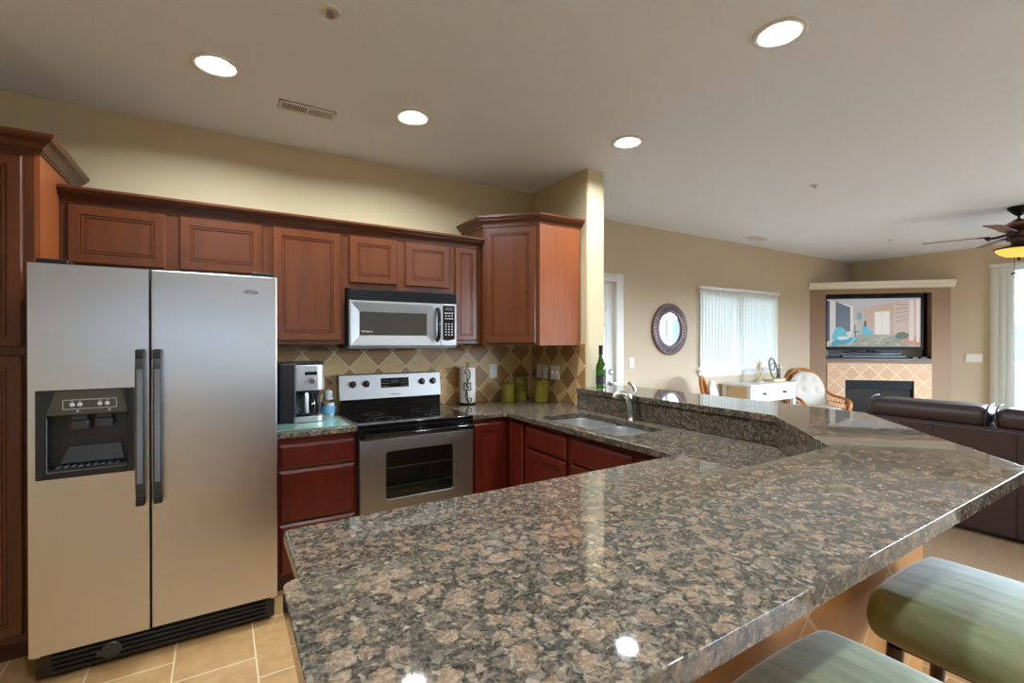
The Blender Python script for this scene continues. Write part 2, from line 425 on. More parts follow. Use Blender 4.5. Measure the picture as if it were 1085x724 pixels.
def thing(name, label, cat, loc=(0,0,0), rz=0, group=None):
    o = bpy.data.objects.new(name, None); COL.objects.link(o); o.empty_display_size = .1
    o.location = loc; o.rotation_euler = (0, 0, rz)
    WM[o.name] = Matrix.Translation(loc) @ Matrix.Rotation(rz, 4, 'Z')
    return tag(o, label, cat, group)
def one(name, label, cat, bm, mat, loc=(0,0,0), group=None, smooth=None):
    """a thing that is a single mesh, its origin at loc"""
    bmesh.ops.translate(bm, vec=-Vector(loc), verts=bm.verts[:])
    o = obj(name, bm, mat, smooth=smooth); o.location = loc; WM[o.name] = Matrix.Translation(loc)
    return tag(o, label, cat, group)
def struct(name, label, cat, bm, mat, parent=None, smooth=None):
    o = obj(name, bm, mat, parent, smooth=smooth)
    if parent is None: tag(o, label, cat, None, 'structure')
    return o
def kids(o): return [c for c in bpy.data.objects if c.parent == o]
def dup(root, loc, label, rz=None):
    tree = [(root, None)]
    r = root.copy(); COL.objects.link(r); r.location = loc; r['label'] = label
    if rz is not None: r.rotation_euler = (0, 0, rz)
    for ch in kids(root):
        c = ch.copy(); COL.objects.link(c); c.parent = r
        for g in kids(ch):
            d = g.copy(); COL.objects.link(d); d.parent = c
    return r
def text(name, s, size, mat, M4, parent, ext=.0006):
    cu = bpy.data.curves.new(name, 'FONT'); cu.body = s; cu.size = size; cu.align_x = 'CENTER'; cu.align_y = 'CENTER'; cu.extrude = ext
    cu.materials.append(mat); t_ = bpy.data.objects.new(name, cu); COL.objects.link(t_)
    bpy.context.view_layer.update(); me = bpy.data.meshes.new_from_object(t_.evaluated_get(bpy.context.evaluated_depsgraph_get()))
    bpy.data.objects.remove(t_); o = bpy.data.objects.new(name, me); COL.objects.link(o); o.parent = parent
    if not me.materials: me.materials.append(mat)
    o.matrix_local = WM[parent.name].inverted() @ M4; WM[o.name] = WM[parent.name]; return o
UPY = Matrix.Rotation(PI/2, 4, 'X')      # xy plane -> faces -Y

# ------------------------------------------------------------------ the room shell
b = BM(); bx(b, LX, 2.75, BY, KY, -.1, 0); struct('floor', 'tan travertine tiles of the kitchen floor', 'floor', b, M['floor'])
b = BM(); bx(b, 2.75, RX, BY, FY, -.1, .006); struct('floor_carpet', 'beige carpet of the living room floor', 'carpet', b, M['carpet'])
DL_XY = [(-.012, 2.67), (.972, 2.683), (2.04, 1.124), (2.305, 2.271), (-.012, .4), (.97, -.4)]
b = BM(); prism(b, [(LX-.1, BY-.15), (RX+.15, BY-.15), (RX+.15, FY+.15), (LX-.1, FY+.15)], CZ, CZ+.1, holes=[[(x + .070*math.cos(i*PI/20), y + .070*math.sin(i*PI/20)) for i in range(40)] for x, y in DL_XY])
struct('ceiling', 'textured white ceiling over kitchen and living room', 'ceiling', b, M['ceiling'])
b = BM(); bx(b, LX, 2.394, KY, FY+.15, 0, CZ); struct('wall_kitchen', 'tan painted wall behind the kitchen cabinets', 'wall', b, M['wall'])
b = BM(); bx(b, 2.394, 2.568, 2.77, FY+.15, 0, CZ)
es = [e for e in b.edges if abs(e.verts[0].co.x-e.verts[1].co.x) < 1e-5 and abs(e.verts[0].co.y-e.verts[1].co.y) < 1e-5 and e.verts[0].co.y < 3]
bmesh.ops.bevel(b, geom=es, offset=.022, segments=4, affect='EDGES', profile=.5)
struct('wall_wing', 'short tan wing wall with rounded end beside the corner cabinet', 'wall', b, M['wall'], smooth=40)
# living room far wall with window opening and door opening
WX0, WX1, WZ0, WZ1 = 5.185, 6.925, 1.035, 2.085
DX0, DX1, DZ = 2.88, 3.76, 2.10
b = BM()
bx(b, 2.568, DX0, FY, FY+.15, 0, CZ); bx(b, DX0, DX1, FY, FY+.15, DZ, CZ); bx(b, DX1, WX0, FY, FY+.15, 0, CZ)
bx(b, WX0, WX1, FY, FY+.15, 0, WZ0); bx(b, WX0, WX1, FY, FY+.15, WZ1, CZ); bx(b, WX1, RX+.15, FY, FY+.15, 0, CZ)
struct('wall_far', 'beige far wall of the living room with window and round mirror', 'wall', b, M['wall_living'])
b = BM(); SY0, SY1, SZ = -2.3, 2.06, 2.44
bx(b, RX, RX+.15, SY1, FY, 0, CZ); bx(b, RX, RX+.15, SY0, SY1, SZ, CZ); bx(b, RX, RX+.15, BY, SY0, 0, CZ)
struct('wall_right', 'tan living room wall with the sliding door', 'wall', b, M['wall_living'])
b = BM()   # unseen rear wall; its shaded and clear windows are added for light
RW = [(-1.5, 1.2, .85, 2.2), (4.9, 8.6, .15, 2.3)]
bx(b, LX-.1, RW[0][0], BY-.15, BY, 0, CZ); bx(b, RW[0][1], RW[1][0], BY-.15, BY, 0, CZ); bx(b, RW[1][1], RX+.15, BY-.15, BY, 0, CZ)
for x0, x1, z0, z1 in RW: bx(b, x0, x1, BY-.15, BY, 0, z0); bx(b, x0, x1, BY-.15, BY, z1, CZ)
struct('wall_back', 'tan rear wall with large added windows', 'wall', b, M['wall'])
b = BM(); bx(b, LX-.1, LX, BY, FY, 0, CZ); struct('wall_left', 'tan side wall left of the pantry', 'wall', b, M['wall'])
for k, (x0, x1, z0, z1) in enumerate(RW):
    b = BM()
    for x in [x0 + .03 + i*(x1-x0-.06)/3 for i in range(4)]: bx(b, x-.03, x+.03, BY-.12, BY-.06, z0, z1)
    bx(b, x0, x1, BY-.12, BY-.06, z0, z0+.06); bx(b, x0, x1, BY-.12, BY-.06, z1-.06, z1)
    struct('window_%d' % (k+2), 'large white framed window added in the unseen rear wall, ' + ('shaded' if k == 0 else 'clear'), 'window', b, M['white'])
x0, x1, z0, z1 = RW[0]
b = BM(); bx(b, x0+.005, x1-.005, BY-.04, BY-.037, z0+.01, z1-.06); bx(b, x0+.005, x1-.005, BY-.06, BY-.01, z1-.06, z1-.005, .01)
one('added_roller_shade', 'added white roller shade letting soft daylight through the rear window', 'roller shade', b, M['shade'], ((x0+x1)/2, BY-.04, z1))  # added unseen shade; glows with daylight to fill the kitchen and steel reflections
# diagonal fireplace bump-out: local frame, s along the wall, d into the corner
DO = Vector((7.88, 3.86, 0)); DRZ = -PI/4; DM = Matrix.Translation(DO) @ Matrix.Rotation(DRZ, 4, 'Z')
DL = math.hypot(9.2-7.88, 3.86-2.54)
NS0, NS1, NZ0, NZ1 = .225, 1.63, 1.115, 2.137
b = BM()
def diagbox(bm, s0, s1, d0, d1, z0, z1, bev=0):
    n0 = len(bm.verts); bx(bm, s0, s1, d0, d1, z0, z1, bev); xf(bm, DM, n0); return bm
FB0, FB1, FBZ0, FBZ1 = .487, 1.40, .18, .81
diagbox(b, 0, NS0, 0, .12, 0, 2.21); diagbox(b, NS1, DL, 0, .12, 0, 2.21)
diagbox(b, NS0, NS1, 0, .12, NZ1, 2.21); diagbox(b, NS0, NS1, 0, .12, FBZ1, NZ0); diagbox(b, NS0, FB0, 0, .12, 0, FBZ1)
diagbox(b, FB1, NS1, 0, .12, 0, FBZ1); diagbox(b, FB0, FB1, 0, .12, 0, FBZ0)
struct('wall_fireplace', 'taupe diagonal chimney wall holding the television niche', 'wall', b, M['wall_dark'])
b = BM()
diagbox(b, NS0-.02, NS1+.02, .42, .44, NZ0-.02, NZ1+.02); diagbox(b, NS0-.02, NS0, .12, .42, NZ0-.02, NZ1+.02); diagbox(b, NS1, NS1+.02, .12, .42, NZ0-.02, NZ1+.02)
diagbox(b, NS0-.02, NS1+.02, .12, .42, NZ0-.02, NZ0); diagbox(b, NS0-.02, NS1+.02, .12, .42, NZ1, NZ1+.02)
struct('wall_niche', 'black lined niche around the television', 'niche', b, M['black'])
b = BM(); n0 = 0
sweep(b, [(-.03, -.0), (DL+.03, -.0)], [(-.08, 2.21), (.03, 2.21), (.045, 2.225), (.05, 2.25), (.075, 2.275), (.08, 2.315), (-.08, 2.315)])
prism(b, [(0, .0), (DL, .0), (DL/2, DL/2-.01)], 2.212, 2.31)
xf(b, DM); struct('trim_1', 'cream mantel ledge above the television', 'mantel', b, M['cream'])
# baseboards
b = BM(); bx(b, 3.86, 7.9, FY-.014, FY, .006, .09, .004); struct('baseboard_far', 'white baseboard along the living room far wall', 'baseboard', b, M['white'])
b = BM(); bx(b, RX-.014, RX, 2.1, 2.56, .006, .09, .004); struct('baseboard_right', 'white baseboard beside the sliding door', 'baseboard', b, M['white'])
# tiled backsplash
b = BM(); bx(b, .245, 2.385, KY-.009, KY, .914, 1.40); bx(b, 2.385, 2.394, 2.80, KY, .914, 1.40)
struct('wall_backsplash', 'diagonal tan and brown tile backsplash above the counters', 'backsplash', b, M['backsplash'])

# far wall window 1: frame, sill, glass
wn = thing('window_1', 'white window in the far wall behind vertical blinds', 'window', (6.055, FY, WZ0)); wn['kind'] = 'structure'
b = BM(); y0, y1 = FY+.07, FY+.12
bx(b, WX0, WX0+.04, y0, y1, WZ0, WZ1); bx(b, WX1-.04, WX1, y0, y1, WZ0, WZ1); bx(b, WX0+.04, WX1-.04, y0, y1, WZ0, WZ0+.04); bx(b, WX0+.04, WX1-.04, y0, y1, WZ1-.04, WZ1); bx(b, 6.03, 6.08, y0, y1, WZ0+.04, WZ1-.04)
obj('window_frame', b, M['white'], wn)
b = BM(); bx(b, WX0+.04, WX1-.04, FY+.09, FY+.095, WZ0+.04, WZ1-.04); obj('window_pane', b, M['pane'], wn)
b = BM(); bx(b, WX0-.06, WX1+.06, FY-.06, FY-.001, WZ0-.02, WZ0+.012, .006); bx(b, WX0-.03, WX1+.03, FY-.02, FY-.001, WZ0-.085, WZ0-.021, .004); obj('window_sill', b, M['white'], wn)
vb = thing('vertical_blinds', 'pale vertical blinds closed over the far wall window', 'blinds', (6.055, FY-.03, WZ1))
b = BM(); bx(b, WX0-.035, WX1+.035, FY-.045, FY-.002, WZ1-.012, WZ1+.028, .004); obj('headrail', b, M['white'], vb)
b = BM(); nv = 27
for i in range(nv):
    x = WX0 - .015 + (i+.5)*(WX1-WX0+.03)/nv; n0 = len(b.verts)
    k = 6; wv = .084
    va = [[b.verts.new(((j/k-.5)*wv, .011*(1-(2*j/k-1)**2), zz)) for j in range(k+1)] for zz in (WZ0+.022, WZ1-.012)]
    for j in range(k): b.faces.new((va[0][j], va[0][j+1], va[1][j+1], va[1][j]))
    xf(b, Matrix.Translation((x, FY-.024, 0)) @ Matrix.Rotation(math.radians(9), 4, 'Z'), n0)
obj('vanes', b, M['vane'], vb, smooth=30)
# entry door (door_1)
dr = thing('door_1', 'white panelled door with brushed knob beyond the wing wall', 'door', (3.32, FY, 0)); dr['kind'] = 'structure'
b = BM(); lx0, lx1, lz = DX0+.02, DX1-.02, 2.08
bx(b, lx0, lx1, FY+.03, FY+.07, .01, lz)
pw = (lx1-lx0-.3)/2
for x in (lx0+.1, lx0+.2+pw):
    for z0, z1 in ((.22, .85), (.98, 1.62), (1.74, 1.97)):
        ringpanel(b, (x, FY+.031, z0), (1,0,0), (0,0,1), (0,-1,0), pw, z1-z0, [(0, 0), (.004, .006), (.016, .009), (.03, .002), (.05, .008)])
obj('door_leaf', b, M['white'], dr)
b = BM(); c0 = FY-.016
bx(b, DX0-.07, DX0+.02, c0, FY-.001, 0, DZ+.06, .004); bx(b, DX1-.02, DX1+.085, c0, FY-.001, 0, DZ+.06, .004); bx(b, DX0+.02, DX1-.02, c0, FY-.001, DZ-.03, DZ+.06, .004)
bx(b, DX0, DX0+.019, FY, FY+.13, 0, DZ-.02); bx(b, DX1-.019, DX1, FY, FY+.13, 0, DZ-.02); bx(b, DX0+.02, DX1-.02, FY, FY+.13, DZ-.019, DZ)
obj('door_casing', b, M['white'], dr)
RXm = Matrix.Rotation(PI/2, 4, 'X')
b = BM(); lathe(b, [(.03, 0), (.03, .012), (.012, .015), (.012, .04), (.027, .05), (.03, .065), (.02, .078), (.004, .08)], mat=Matrix.Translation((3.69, FY+.03, .945)) @ RXm); obj('door_knob', b, M['nickel'], dr, smooth=40)
b = BM(); lathe(b, [(.03, 0), (.03, .016), (.022, .022), (.02, .024)], mat=Matrix.Translation((3.69, FY+.03, 1.072)) @ RXm); obj('deadbolt', b, M['nickel'], dr, smooth=40)
# sliding door (door_2) in the right wall
dr = thing('door_2', 'white framed sliding glass door looking out to the water', 'sliding door', (RX, .3, 0)); dr['kind'] = 'structure'
b = BM(); x0, x1 = RX+.03, RX+.1
ym = (SY0+SY1)/2
for y in (SY0, ym-.03, SY1-.06): bx(b, x0, x1, y, y+.06, .02, SZ)
bx(b, x0, x1, SY0, SY1, 0, .06); bx(b, x0, x1, SY0, SY1, SZ-.06, SZ)
obj('door_frame', b, M['white'], dr)
b = BM(); bx(b, RX+.06, RX+.066, SY0+.06, SY1-.06, .06, SZ-.06); obj('door_pane', b, M['pane'], dr)
vb = thing('vertical_blinds', 'pale blue-grey vertical blinds stacked at the edge of the sliding door', 'blinds', (RX-.06, 1.8, SZ))
b = BM(); bx(b, RX-.085, RX-.002, SY0-.05, SY1+.05, SZ-.01, SZ+.035, .004); obj('headrail', b, M['white'], vb)
b = BM()
for i in range(9):
    n0 = len(b.verts); k = 6; wv = .085; y = SY1 + .02 - i*.024
    va = [[b.verts.new(((j/k-.5)*wv, .008*(1-(2*j/k-1)**2), zz)) for j in range(k+1)] for zz in (.03, SZ-.012)]
    for j in range(k): b.faces.new((va[0][j], va[0][j+1], va[1][j+1], va[1][j]))
    xf(b, Matrix.Translation((RX-.055, y, 0)) @ Matrix.Rotation(math.radians(52 + 6*math.sin(i*2.1)), 4, 'Z'), n0)
obj('vanes', b, M['vane'], vb, smooth=30)
# outside
b = BM(); bx(b, RX+.15, RX+3.2, -3.5, 4.2, -.25, -.06); struct('floor_deck', 'grey deck outside the sliding door', 'deck', b, M['deck'])
dk = thing('deck_railing', 'white railing at the edge of the deck outside', 'railing', (RX+3.1, .3, -.06))
b = BM(); bx(b, RX+3.05, RX+3.15, -3.5, 4.2, .96, 1.02, .005); bx(b, RX+3.08, RX+3.12, -3.5, 4.2, .05, .1); obj('rail', b, M['white'], dk)
b = BM()
for i in range(60): bx(b, RX+3.09, RX+3.11, -3.45 + i*.128, -3.43 + i*.128, .1, .96)
obj('balusters', b, M['white'], dk)
b = BM(); bx(b, -300, 300, -300, 300, -7.2, -7); o = obj('lake', b, M['lake']); tag(o, 'blue lake water beyond the deck', 'lake', None, 'structure')
b = BM()
for i in range(60):
    a0 = -PI*.62 + i*PI*1.24/60; a1 = a0 + PI*1.24/60; h0, h1 = (10 + 3*math.sin(i*.7) + 2*math.sin(i*1.9)), (10 + 3*math.sin((i+1)*.7) + 2*math.sin((i+1)*1.9))
    q = [(r*math.cos(a), r*math.sin(a), z) for r, a, z in ((240, a0, -7), (240, a1, -7), (262, a1, h1), (262, a0, h0))]
    b.faces.new([b.verts.new(p) for p in q])
    q = [(r*math.cos(a), r*math.sin(a), z) for r, a, z in ((262, a0, h0), (262, a1, h1), (285, a1, -7), (285, a0, -7))]
    b.faces.new([b.verts.new(p) for p in q])
o = obj('hills', b, M['hill']); tag(o, 'low green hills on the far shore', 'hills', None, 'structure')

# ------------------------------------------------------------------ bar, counters
b = BM()
BARW = [(.14, .60), (1.933, .60), (2.56, 1.227), (2.56, 2.765), (2.30, 2.765), (2.30, 1.262), (1.785, .80), (.14, .80)]
prism(b, BARW, 0, 1.030)
struct('wall_bar', 'half wall of tan diagonal tile carrying the raised bar', 'half wall', b, M['bartile'])
bar = thing('bar_counter', 'raised brown speckled granite bar wrapping around the kitchen', 'bar counter', (1.2, .55, 1.03))
def fillet(poly, idx, r, n=5):
    out = []
    for i, p in enumerate(poly):
        if i not in idx: out.append(p); continue
        P = Vector(p); A = (Vector(poly[i-1]) - P).normalized(); B = (Vector(poly[(i+1) % len(poly)]) - P).normalized()
        rr = idx[i] if isinstance(idx, dict) else r
        ang = A.angle(B); t = rr/math.tan(ang/2); c = P + (A+B).normalized()*(rr/math.sin(ang/2))
        p0, p1 = P + A*t, P + B*t
        a0 = math.atan2(p0.y-c.y, p0.x-c.x); a1 = math.atan2(p1.y-c.y, p1.x-c.x); da = (a1-a0+PI) % (2*PI) - PI
        out += [(c.x + rr*math.cos(a0+da*k/n), c.y + rr*math.sin(a0+da*k/n)) for k in range(n+1)]
    return out
BART = [(.075, .352), (1.945, .365), (2.738, 1.085), (2.748, 2.768), (2.278, 2.768), (2.264, 1.269), (1.766, .797), (.078, .783)]
b = BM(); prism(b, fillet(BART, {0: .02, 7: .02}, .02), 1.032, 1.067, bev=.002); obj('bar_slab', b, M['granite'], bar, smooth=35)
b = BM(); prism(b, [(2.297, 2.765), (2.285, 2.765), (2.285, 1.268), (1.778, .815), (.15, .803), (.15, .801), (1.786, .801), (2.297, 1.262)], .916, 1.031); obj('riser', b, M['granite'], bar)
# main lower counter with sink cut-out
ct = thing('countertop', 'speckled granite worktop running from the range past the sink to the peninsula', 'countertop', (2.0, 2.2, .88))
POLY = [(1.474, 2.888), (1.735, 2.888), (1.735, 1.415), (.145, 1.415), (.145, .804), (1.777, .817), (2.283, 1.270), (2.283, 2.80), (2.384, 2.80), (2.384, KY-.010), (1.474, KY-.010)]
POLY = POLY[::-1]
def rrect(x0, x1, y0, y1, r, n=6):
    return [(cx + r*math.cos(a), cy + r*math.sin(a)) for cx, cy, s in ((x1-r, y1-r, 0), (x0+r, y1-r, 1), (x0+r, y0+r, 2), (x1-r, y0+r, 3)) for a in [(s + k/n)*PI/2 for k in range(n+1)]]
SKX0, SKX1, SKY0, SKY1 = 1.80, 2.19, 1.84, 2.60
SKX0, SKX1 = 1.815, 2.19
i1 = POLY.index((1.735, 1.415)); i2 = POLY.index((.145, 1.415)); i3 = POLY.index((1.735, 2.888))
b = BM(); prism(b, fillet(POLY, {i1: .05, i2: .02, i3: .03}, .02), .880, .914, holes=[rrect(SKX0, SKX1, SKY0, SKY1, .07)], bev=.005); obj('worktop', b, M['granite'], ct, smooth=35)
b = BM(); bx(b, .247, .702, 2.888, KY-.010, .880, .914, .005, 3); one('countertop', 'short granite worktop between refrigerator and range', 'countertop', b, M['granite'], (.47, 3.2, .88), smooth=35)
# sink: two bowls, one rim
sk = thing('kitchen_sink', 'stainless double bowl sink let into the granite', 'sink', (2.0, 2.22, .70))
def bowl(bm, x0, x1, y0, y1, zt, zb):
    loops = []
    for ins, z in ((-.012, zt), (0, zt), (.004, zt-.02), (.012, zb+.04), (.03, zb+.008), (.06, zb)):
        loops.append([bm.verts.new((x, y, z)) for x, y in rrect(x0+ins, x1-ins, y0+ins, y1-ins, max(.02, .07-ins*.3))])
    n = len(loops[0])
    for a, c in zip(loops, loops[1:]):
        for i in range(n): bm.faces.new((a[i], a[(i+1) % n], c[(i+1) % n], c[i]))
    bm.faces.new(loops[-1])
for nm, y0, y1 in (('left_bowl', 2.235, SKY1), ('right_bowl', SKY0, 2.215)):
    b = BM(); bowl(b, SKX0-.003, SKX1+.003, y0, y1, .8785, .69); o = obj('bowl', b, M['steel_sink'], sk, smooth=50)
    b = BM(); lathe(b, [(.045, 0), (.045, .004), (.03, .005), (.028, .001)], ((SKX0+SKX1)/2, (y0+y1)/2, .691)); obj('drain', b, M['chrome'], o, smooth=40)
fc = thing('faucet', 'brushed nickel single lever faucet behind the sink', 'faucet', (2.235, 2.17, .914))
fx_, fy_ = 2.235, 2.17
b = BM(); lathe(b, [(.030, 0), (.030, .006), (.024, .012), (.021, .03)], (fx_, fy_, .914)); tube(b, [(fx_, fy_, .93), (fx_-.002, fy_, .99), (fx_-.014, fy_+.004, 1.05), (fx_-.03, fy_+.008, 1.082)], .021, 14, smooth=5, r2=.024); obj('body', b, M['nickel'], fc, smooth=50)
b = BM(); tube(b, [(fx_-.02, fy_+.006, 1.06), (fx_-.055, fy_+.014, 1.085), (fx_-.10, fy_+.024, 1.085), (fx_-.118, fy_+.028, 1.062)], .019, 12, smooth=5, r2=.016); obj('spout', b, M['nickel'], fc, smooth=50)
b = BM(); tube(b, [(fx_-.022, fy_+.006, 1.075), (fx_+.012, fy_-.004, 1.085), (fx_+.024, fy_-.008, 1.11), (fx_+.006, fy_-.002, 1.142), (fx_-.016, fy_+.004, 1.152)], .013, 10, smooth=5, r2=.010); obj('lever', b, M['nickel'], fc, smooth=50)

# ------------------------------------------------------------------ cabinets
DOOR = [(0, 0), (0, .014), (.005, .019), (.046, .019), (.048, .0145), (.051, .0145), (.053, .0175), (.060, .0175), (.0615, .012), (.064, .012), (.067, .0145), (.070, .0145)]
DOORS = [(0, 0), (0, .014), (.005, .019), (.034, .019), (.036, .0145), (.038, .0145), (.040, .0175), (.045, .0175), (.0465, .012), (.048, .012), (.050, .0145), (.052, .0145)]
DRAWER = [(0, 0), (0, .010), (.012, .016), (.016, .019), (.020, .019)]
X_, Y_, Z_ = Vector((1,0,0)), Vector((0,1,0)), Vector((0,0,1))
def doorY(parent, x0, x1, z0, z1, y, mat, prof=DOOR, name='door'):
    b = BM(); ringpanel(b, (x0, y, z0), (1,0,0), (0,0,1), (0,-1,0), x1-x0, z1-z0, prof); return obj(name, b, mat, parent)
def doorX(parent, y0, y1, z0, z1, x, mat, prof=DOOR, name='door'):      # faces -X
    b = BM(); ringpanel(b, (x, y1, z0), (0,-1,0), (0,0,1), (-1,0,0), y1-y0, z1-z0, prof); return obj(name, b, mat, parent)
CROWN = [(0, 0), (.007, 0), (.007, .010), (.012, .012), (.012, .018), (.018, .026), (.032, .040), (.042, .045), (.042, .051), (.049, .053), (.054, .061), (.058, .065), (.058, .078), (0, .078)]
def crown(z): return [(o, z+dz) for o, dz in CROWN]
UF = 3.20; UT = 2.125; UB = 1.40
def upper(label, x0, x1, z0, doors, name='wall_cabinet'):
    t = thing(name, label, 'cabinet', ((x0+x1)/2, UF, z0), 0, 'cherry wall cabinets')
    b = BM(); bx(b, x0, x1, UF, KY-.002, z0, UT); obj('cabinet_box', b, M['cherry'], t)
    for a, c, d0, d1 in doors: doorY(t, a, c, d0, d1, UF-.001, M['cherry'], DOORS if c-a < .2 else DOOR)
    return t
upper('wide short cherry wall cabinet with two doors above the refrigerator', -.678, .2445, 1.79, [(-.648, -.252, 1.818, 2.112), (-.188, .217, 1.818, 2.112)])
upper('tall single door cherry wall cabinet between refrigerator and microwave', .2455, .6945, UB, [(.273, .668, 1.425, 2.112)])
upper('short two door cherry wall cabinet above the microwave', .6955, 1.4545, 1.77, [(.722, 1.039, 1.805, 2.112), (1.099, 1.430, 1.805, 2.112)])
upper('narrow cherry wall cabinet between microwave and corner cabinet', 1.4555, 1.694, UB, [(1.479, 1.651, 1.425, 2.112)])
b = BM(); sweep(b, [(-.678, UF), (1.694, UF)], crown(2.117)); one('crown_molding', 'long cherry crown molding along the top of the straight wall cabinets', 'molding', b, M['cherry'], (.5, UF, 2.117))
# corner cabinet
cc = thing('corner_wall_cabinet', 'tall diagonal cherry corner wall cabinet with its own crown', 'cabinet', (2.05, 3.2, 1.39), 0, 'cherry wall cabinets')
CP = [(1.70, KY-.012), (1.70, 3.16), (2.0, 2.86), (2.382, 2.86), (2.382, KY-.012)]
b = BM(); prism(b, CP, 1.388, 2.285); obj('cabinet_box', b, M['cherry'], cc)
d = (Vector((2.0, 2.86, 0)) - Vector((1.70, 3.16, 0))).normalized(); nn = Vector((-d.y, d.x, 0)) * -1
nn = Vector((-.70711, -.70711, 0))
b = BM(); ringpanel(b, Vector((1.70, 3.16, 1.405)) + d*.022 + nn*.001, d, Z_, nn, .38, .865, DOOR); obj('door', b, M['cherry'], cc)
b = BM(); bx(b, 2.004, 2.382, 2.852, 2.8595, 1.388, 2.285); obj('side_panel', b, M['cherry_side'], cc)
b = BM(); sweep(b, [(1.70, KY-.012), (1.70, 3.16), (2.0, 2.86), (2.392, 2.86)], crown(2.277)); obj('crown_molding', b, M['cherry'], cc)
# pantry
pt = thing('pantry_cabinet', 'tall cherry pantry cabinet left of the refrigerator', 'cabinet', (-.98, 3.2, 0))
PF = 2.905
b = BM(); bx(b, -1.30, -.70, PF, KY-.002, .10, 2.265); obj('cabinet_box', b, M['cherry'], pt)
b = BM(); bx(b, -.70, -.681, PF, KY-.002, 0, 2.265); obj('side_panel', b, M['cherry_side'], pt)
doorY(pt, -1.27, -.735, 1.40, 2.235, PF-.001, M['cherry']); doorY(pt, -1.27, -.735, .135, 1.36, PF-.001, M['cherry'])
b = BM(); bx(b, -1.30, -.70, PF+.06, PF+.08, 0, .10); obj('toe_kick', b, M['wood_dark'], pt)
b = BM(); sweep(b, [(-1.30, PF), (-.681, PF), (-.681, KY-.004)], crown(2.260)); obj('crown_molding', b, M['cherry'], pt)
# base cabinets
BF = 2.92
def base(label, name, x0, x1, y0, y1, loc):
    t = thing(name, label, 'cabinet', loc, 0, 'cherry base cabinets')
    b = BM(); bx(b, x0, x1, y0, y1, .10, .879); obj('cabinet_box', b, M['cherry_red'], t); return t
t = base('cherry drawer base cabinet between refrigerator and range', 'drawer_cabinet', .25, .702, BF, KY-.01, (.476, BF, 0))
for z0, z1 in ((.705, .84), (.405, .695), (.12, .395)): doorY(t, .277, .690, z0, z1, BF-.001, M['cherry_red'], DRAWER, 'drawer')
b = BM(); bx(b, .25, .702, BF+.06, BF+.07, 0, .10); obj('toe_kick', b, M['wood_dark'], t)
BX = 1.78
t = base('cherry corner base cabinet right of the range', 'corner_base_cabinet', 1.478, 2.384, BF, KY-.01, (1.9, BF, 0))
b = BM(); bx(b, BX, 2.28, 2.70, BF-.001, .10, .879); obj('corner_box', b, M['cherry_red'], t)
doorY(t, 1.49, 1.745, .12, .845, BF-.001, M['cherry_red']); doorX(t, 2.712, 2.885, .12, .845, BX-.001, M['cherry_red'], DOORS)
t = thing('sink_cabinet', 'cherry sink base cabinet with two false drawers under the double bowl', 'cabinet', (BX, 2.19, 0), 0, 'cherry base cabinets')
b = BM(); bx(b, BX, BX+.014, 1.68, 2.699, .10, .879); bx(b, BX+.014, 2.28, 1.68, 1.70, .10, .66); bx(b, BX+.014, 2.28, 2.68, 2.699, .10, .66); bx(b, BX+.014, 2.28, 1.70, 2.68, .10, .12); obj('cabinet_box', b, M['cherry_red'], t)
for y0, y1 in ((2.24, 2.675), (1.71, 2.19)):
    doorX(t, y0, y1, .705, .84, BX-.001, M['cherry_red'], DRAWER, 'false_drawer'); doorX(t, y0, y1, .12, .69, BX-.001, M['cherry_red'])
t = base('cherry base cabinet where the sink run meets the peninsula', 'base_cabinet', BX, 2.28, 1.38, 1.679, (BX, 1.5, 0))
doorX(t, 1.44, 1.655, .705, .84, BX-.001, M['cherry_red'], DRAWER, 'drawer'); doorX(t, 1.44, 1.655, .12, .69, BX-.001, M['cherry_red'])
t = base('long cherry base cabinet under the peninsula worktop', 'peninsula_cabinet', .19, 1.76, .805, 1.378, (1.0, 1.1, 0))
for k in range(3):
    b = BM(); ringpanel(b, (.21 + .5*k + .47, 1.379, .12), (-1,0,0), (0,0,1), (0,1,0), .45, .57, DOOR); obj('door', b, M['cherry_red'], t)
    b = BM(); ringpanel(b, (.21 + .5*k + .47, 1.379, .705), (-1,0,0), (0,0,1), (0,1,0), .45, .135, DRAWER); obj('drawer', b, M['cherry_red'], t)

# ------------------------------------------------------------------ refrigerator
FX0, FX1, FYF = -.664, .247, 2.664
fr = thing('refrigerator', 'stainless side by side refrigerator with water dispenser', 'refrigerator', (-.21, 3.0, 0))
b = BM(); bx(b, FX0+.006, FX1-.006, FYF+.075, 3.46, .045, 1.735, .004); obj('cabinet', b, M['dark_grey'], fr)
SPL = -.267
dz0, dz1 = .128, 1.745
DIX0, DIX1, DIZ0, DIZ1 = -.642, -.322, .850, 1.220
b = BM()
def bevbox(*a): bx(b, *a, .006, 2)
# freezer door built around the dispenser opening
bx(b, FX0, DIX0, FYF, FYF+.068, dz0, dz1); bx(b, DIX1, SPL-.004, FYF, FYF+.068, dz0, dz1)
bx(b, DIX0, DIX1, FYF, FYF+.068, dz0, DIZ0); bx(b, DIX0, DIX1, FYF, FYF+.068, DIZ1, dz1)
bmesh.ops.remove_doubles(b, verts=b.verts[:], dist=1e-5)
fd = obj('freezer_door', b, M['steel'], fr)
b = BM(); bx(b, SPL+.004, FX1, FYF, FYF+.068, dz0, dz1, .006, 3); rd = obj('refrigerator_door', b, M['steel'], fr, smooth=40)
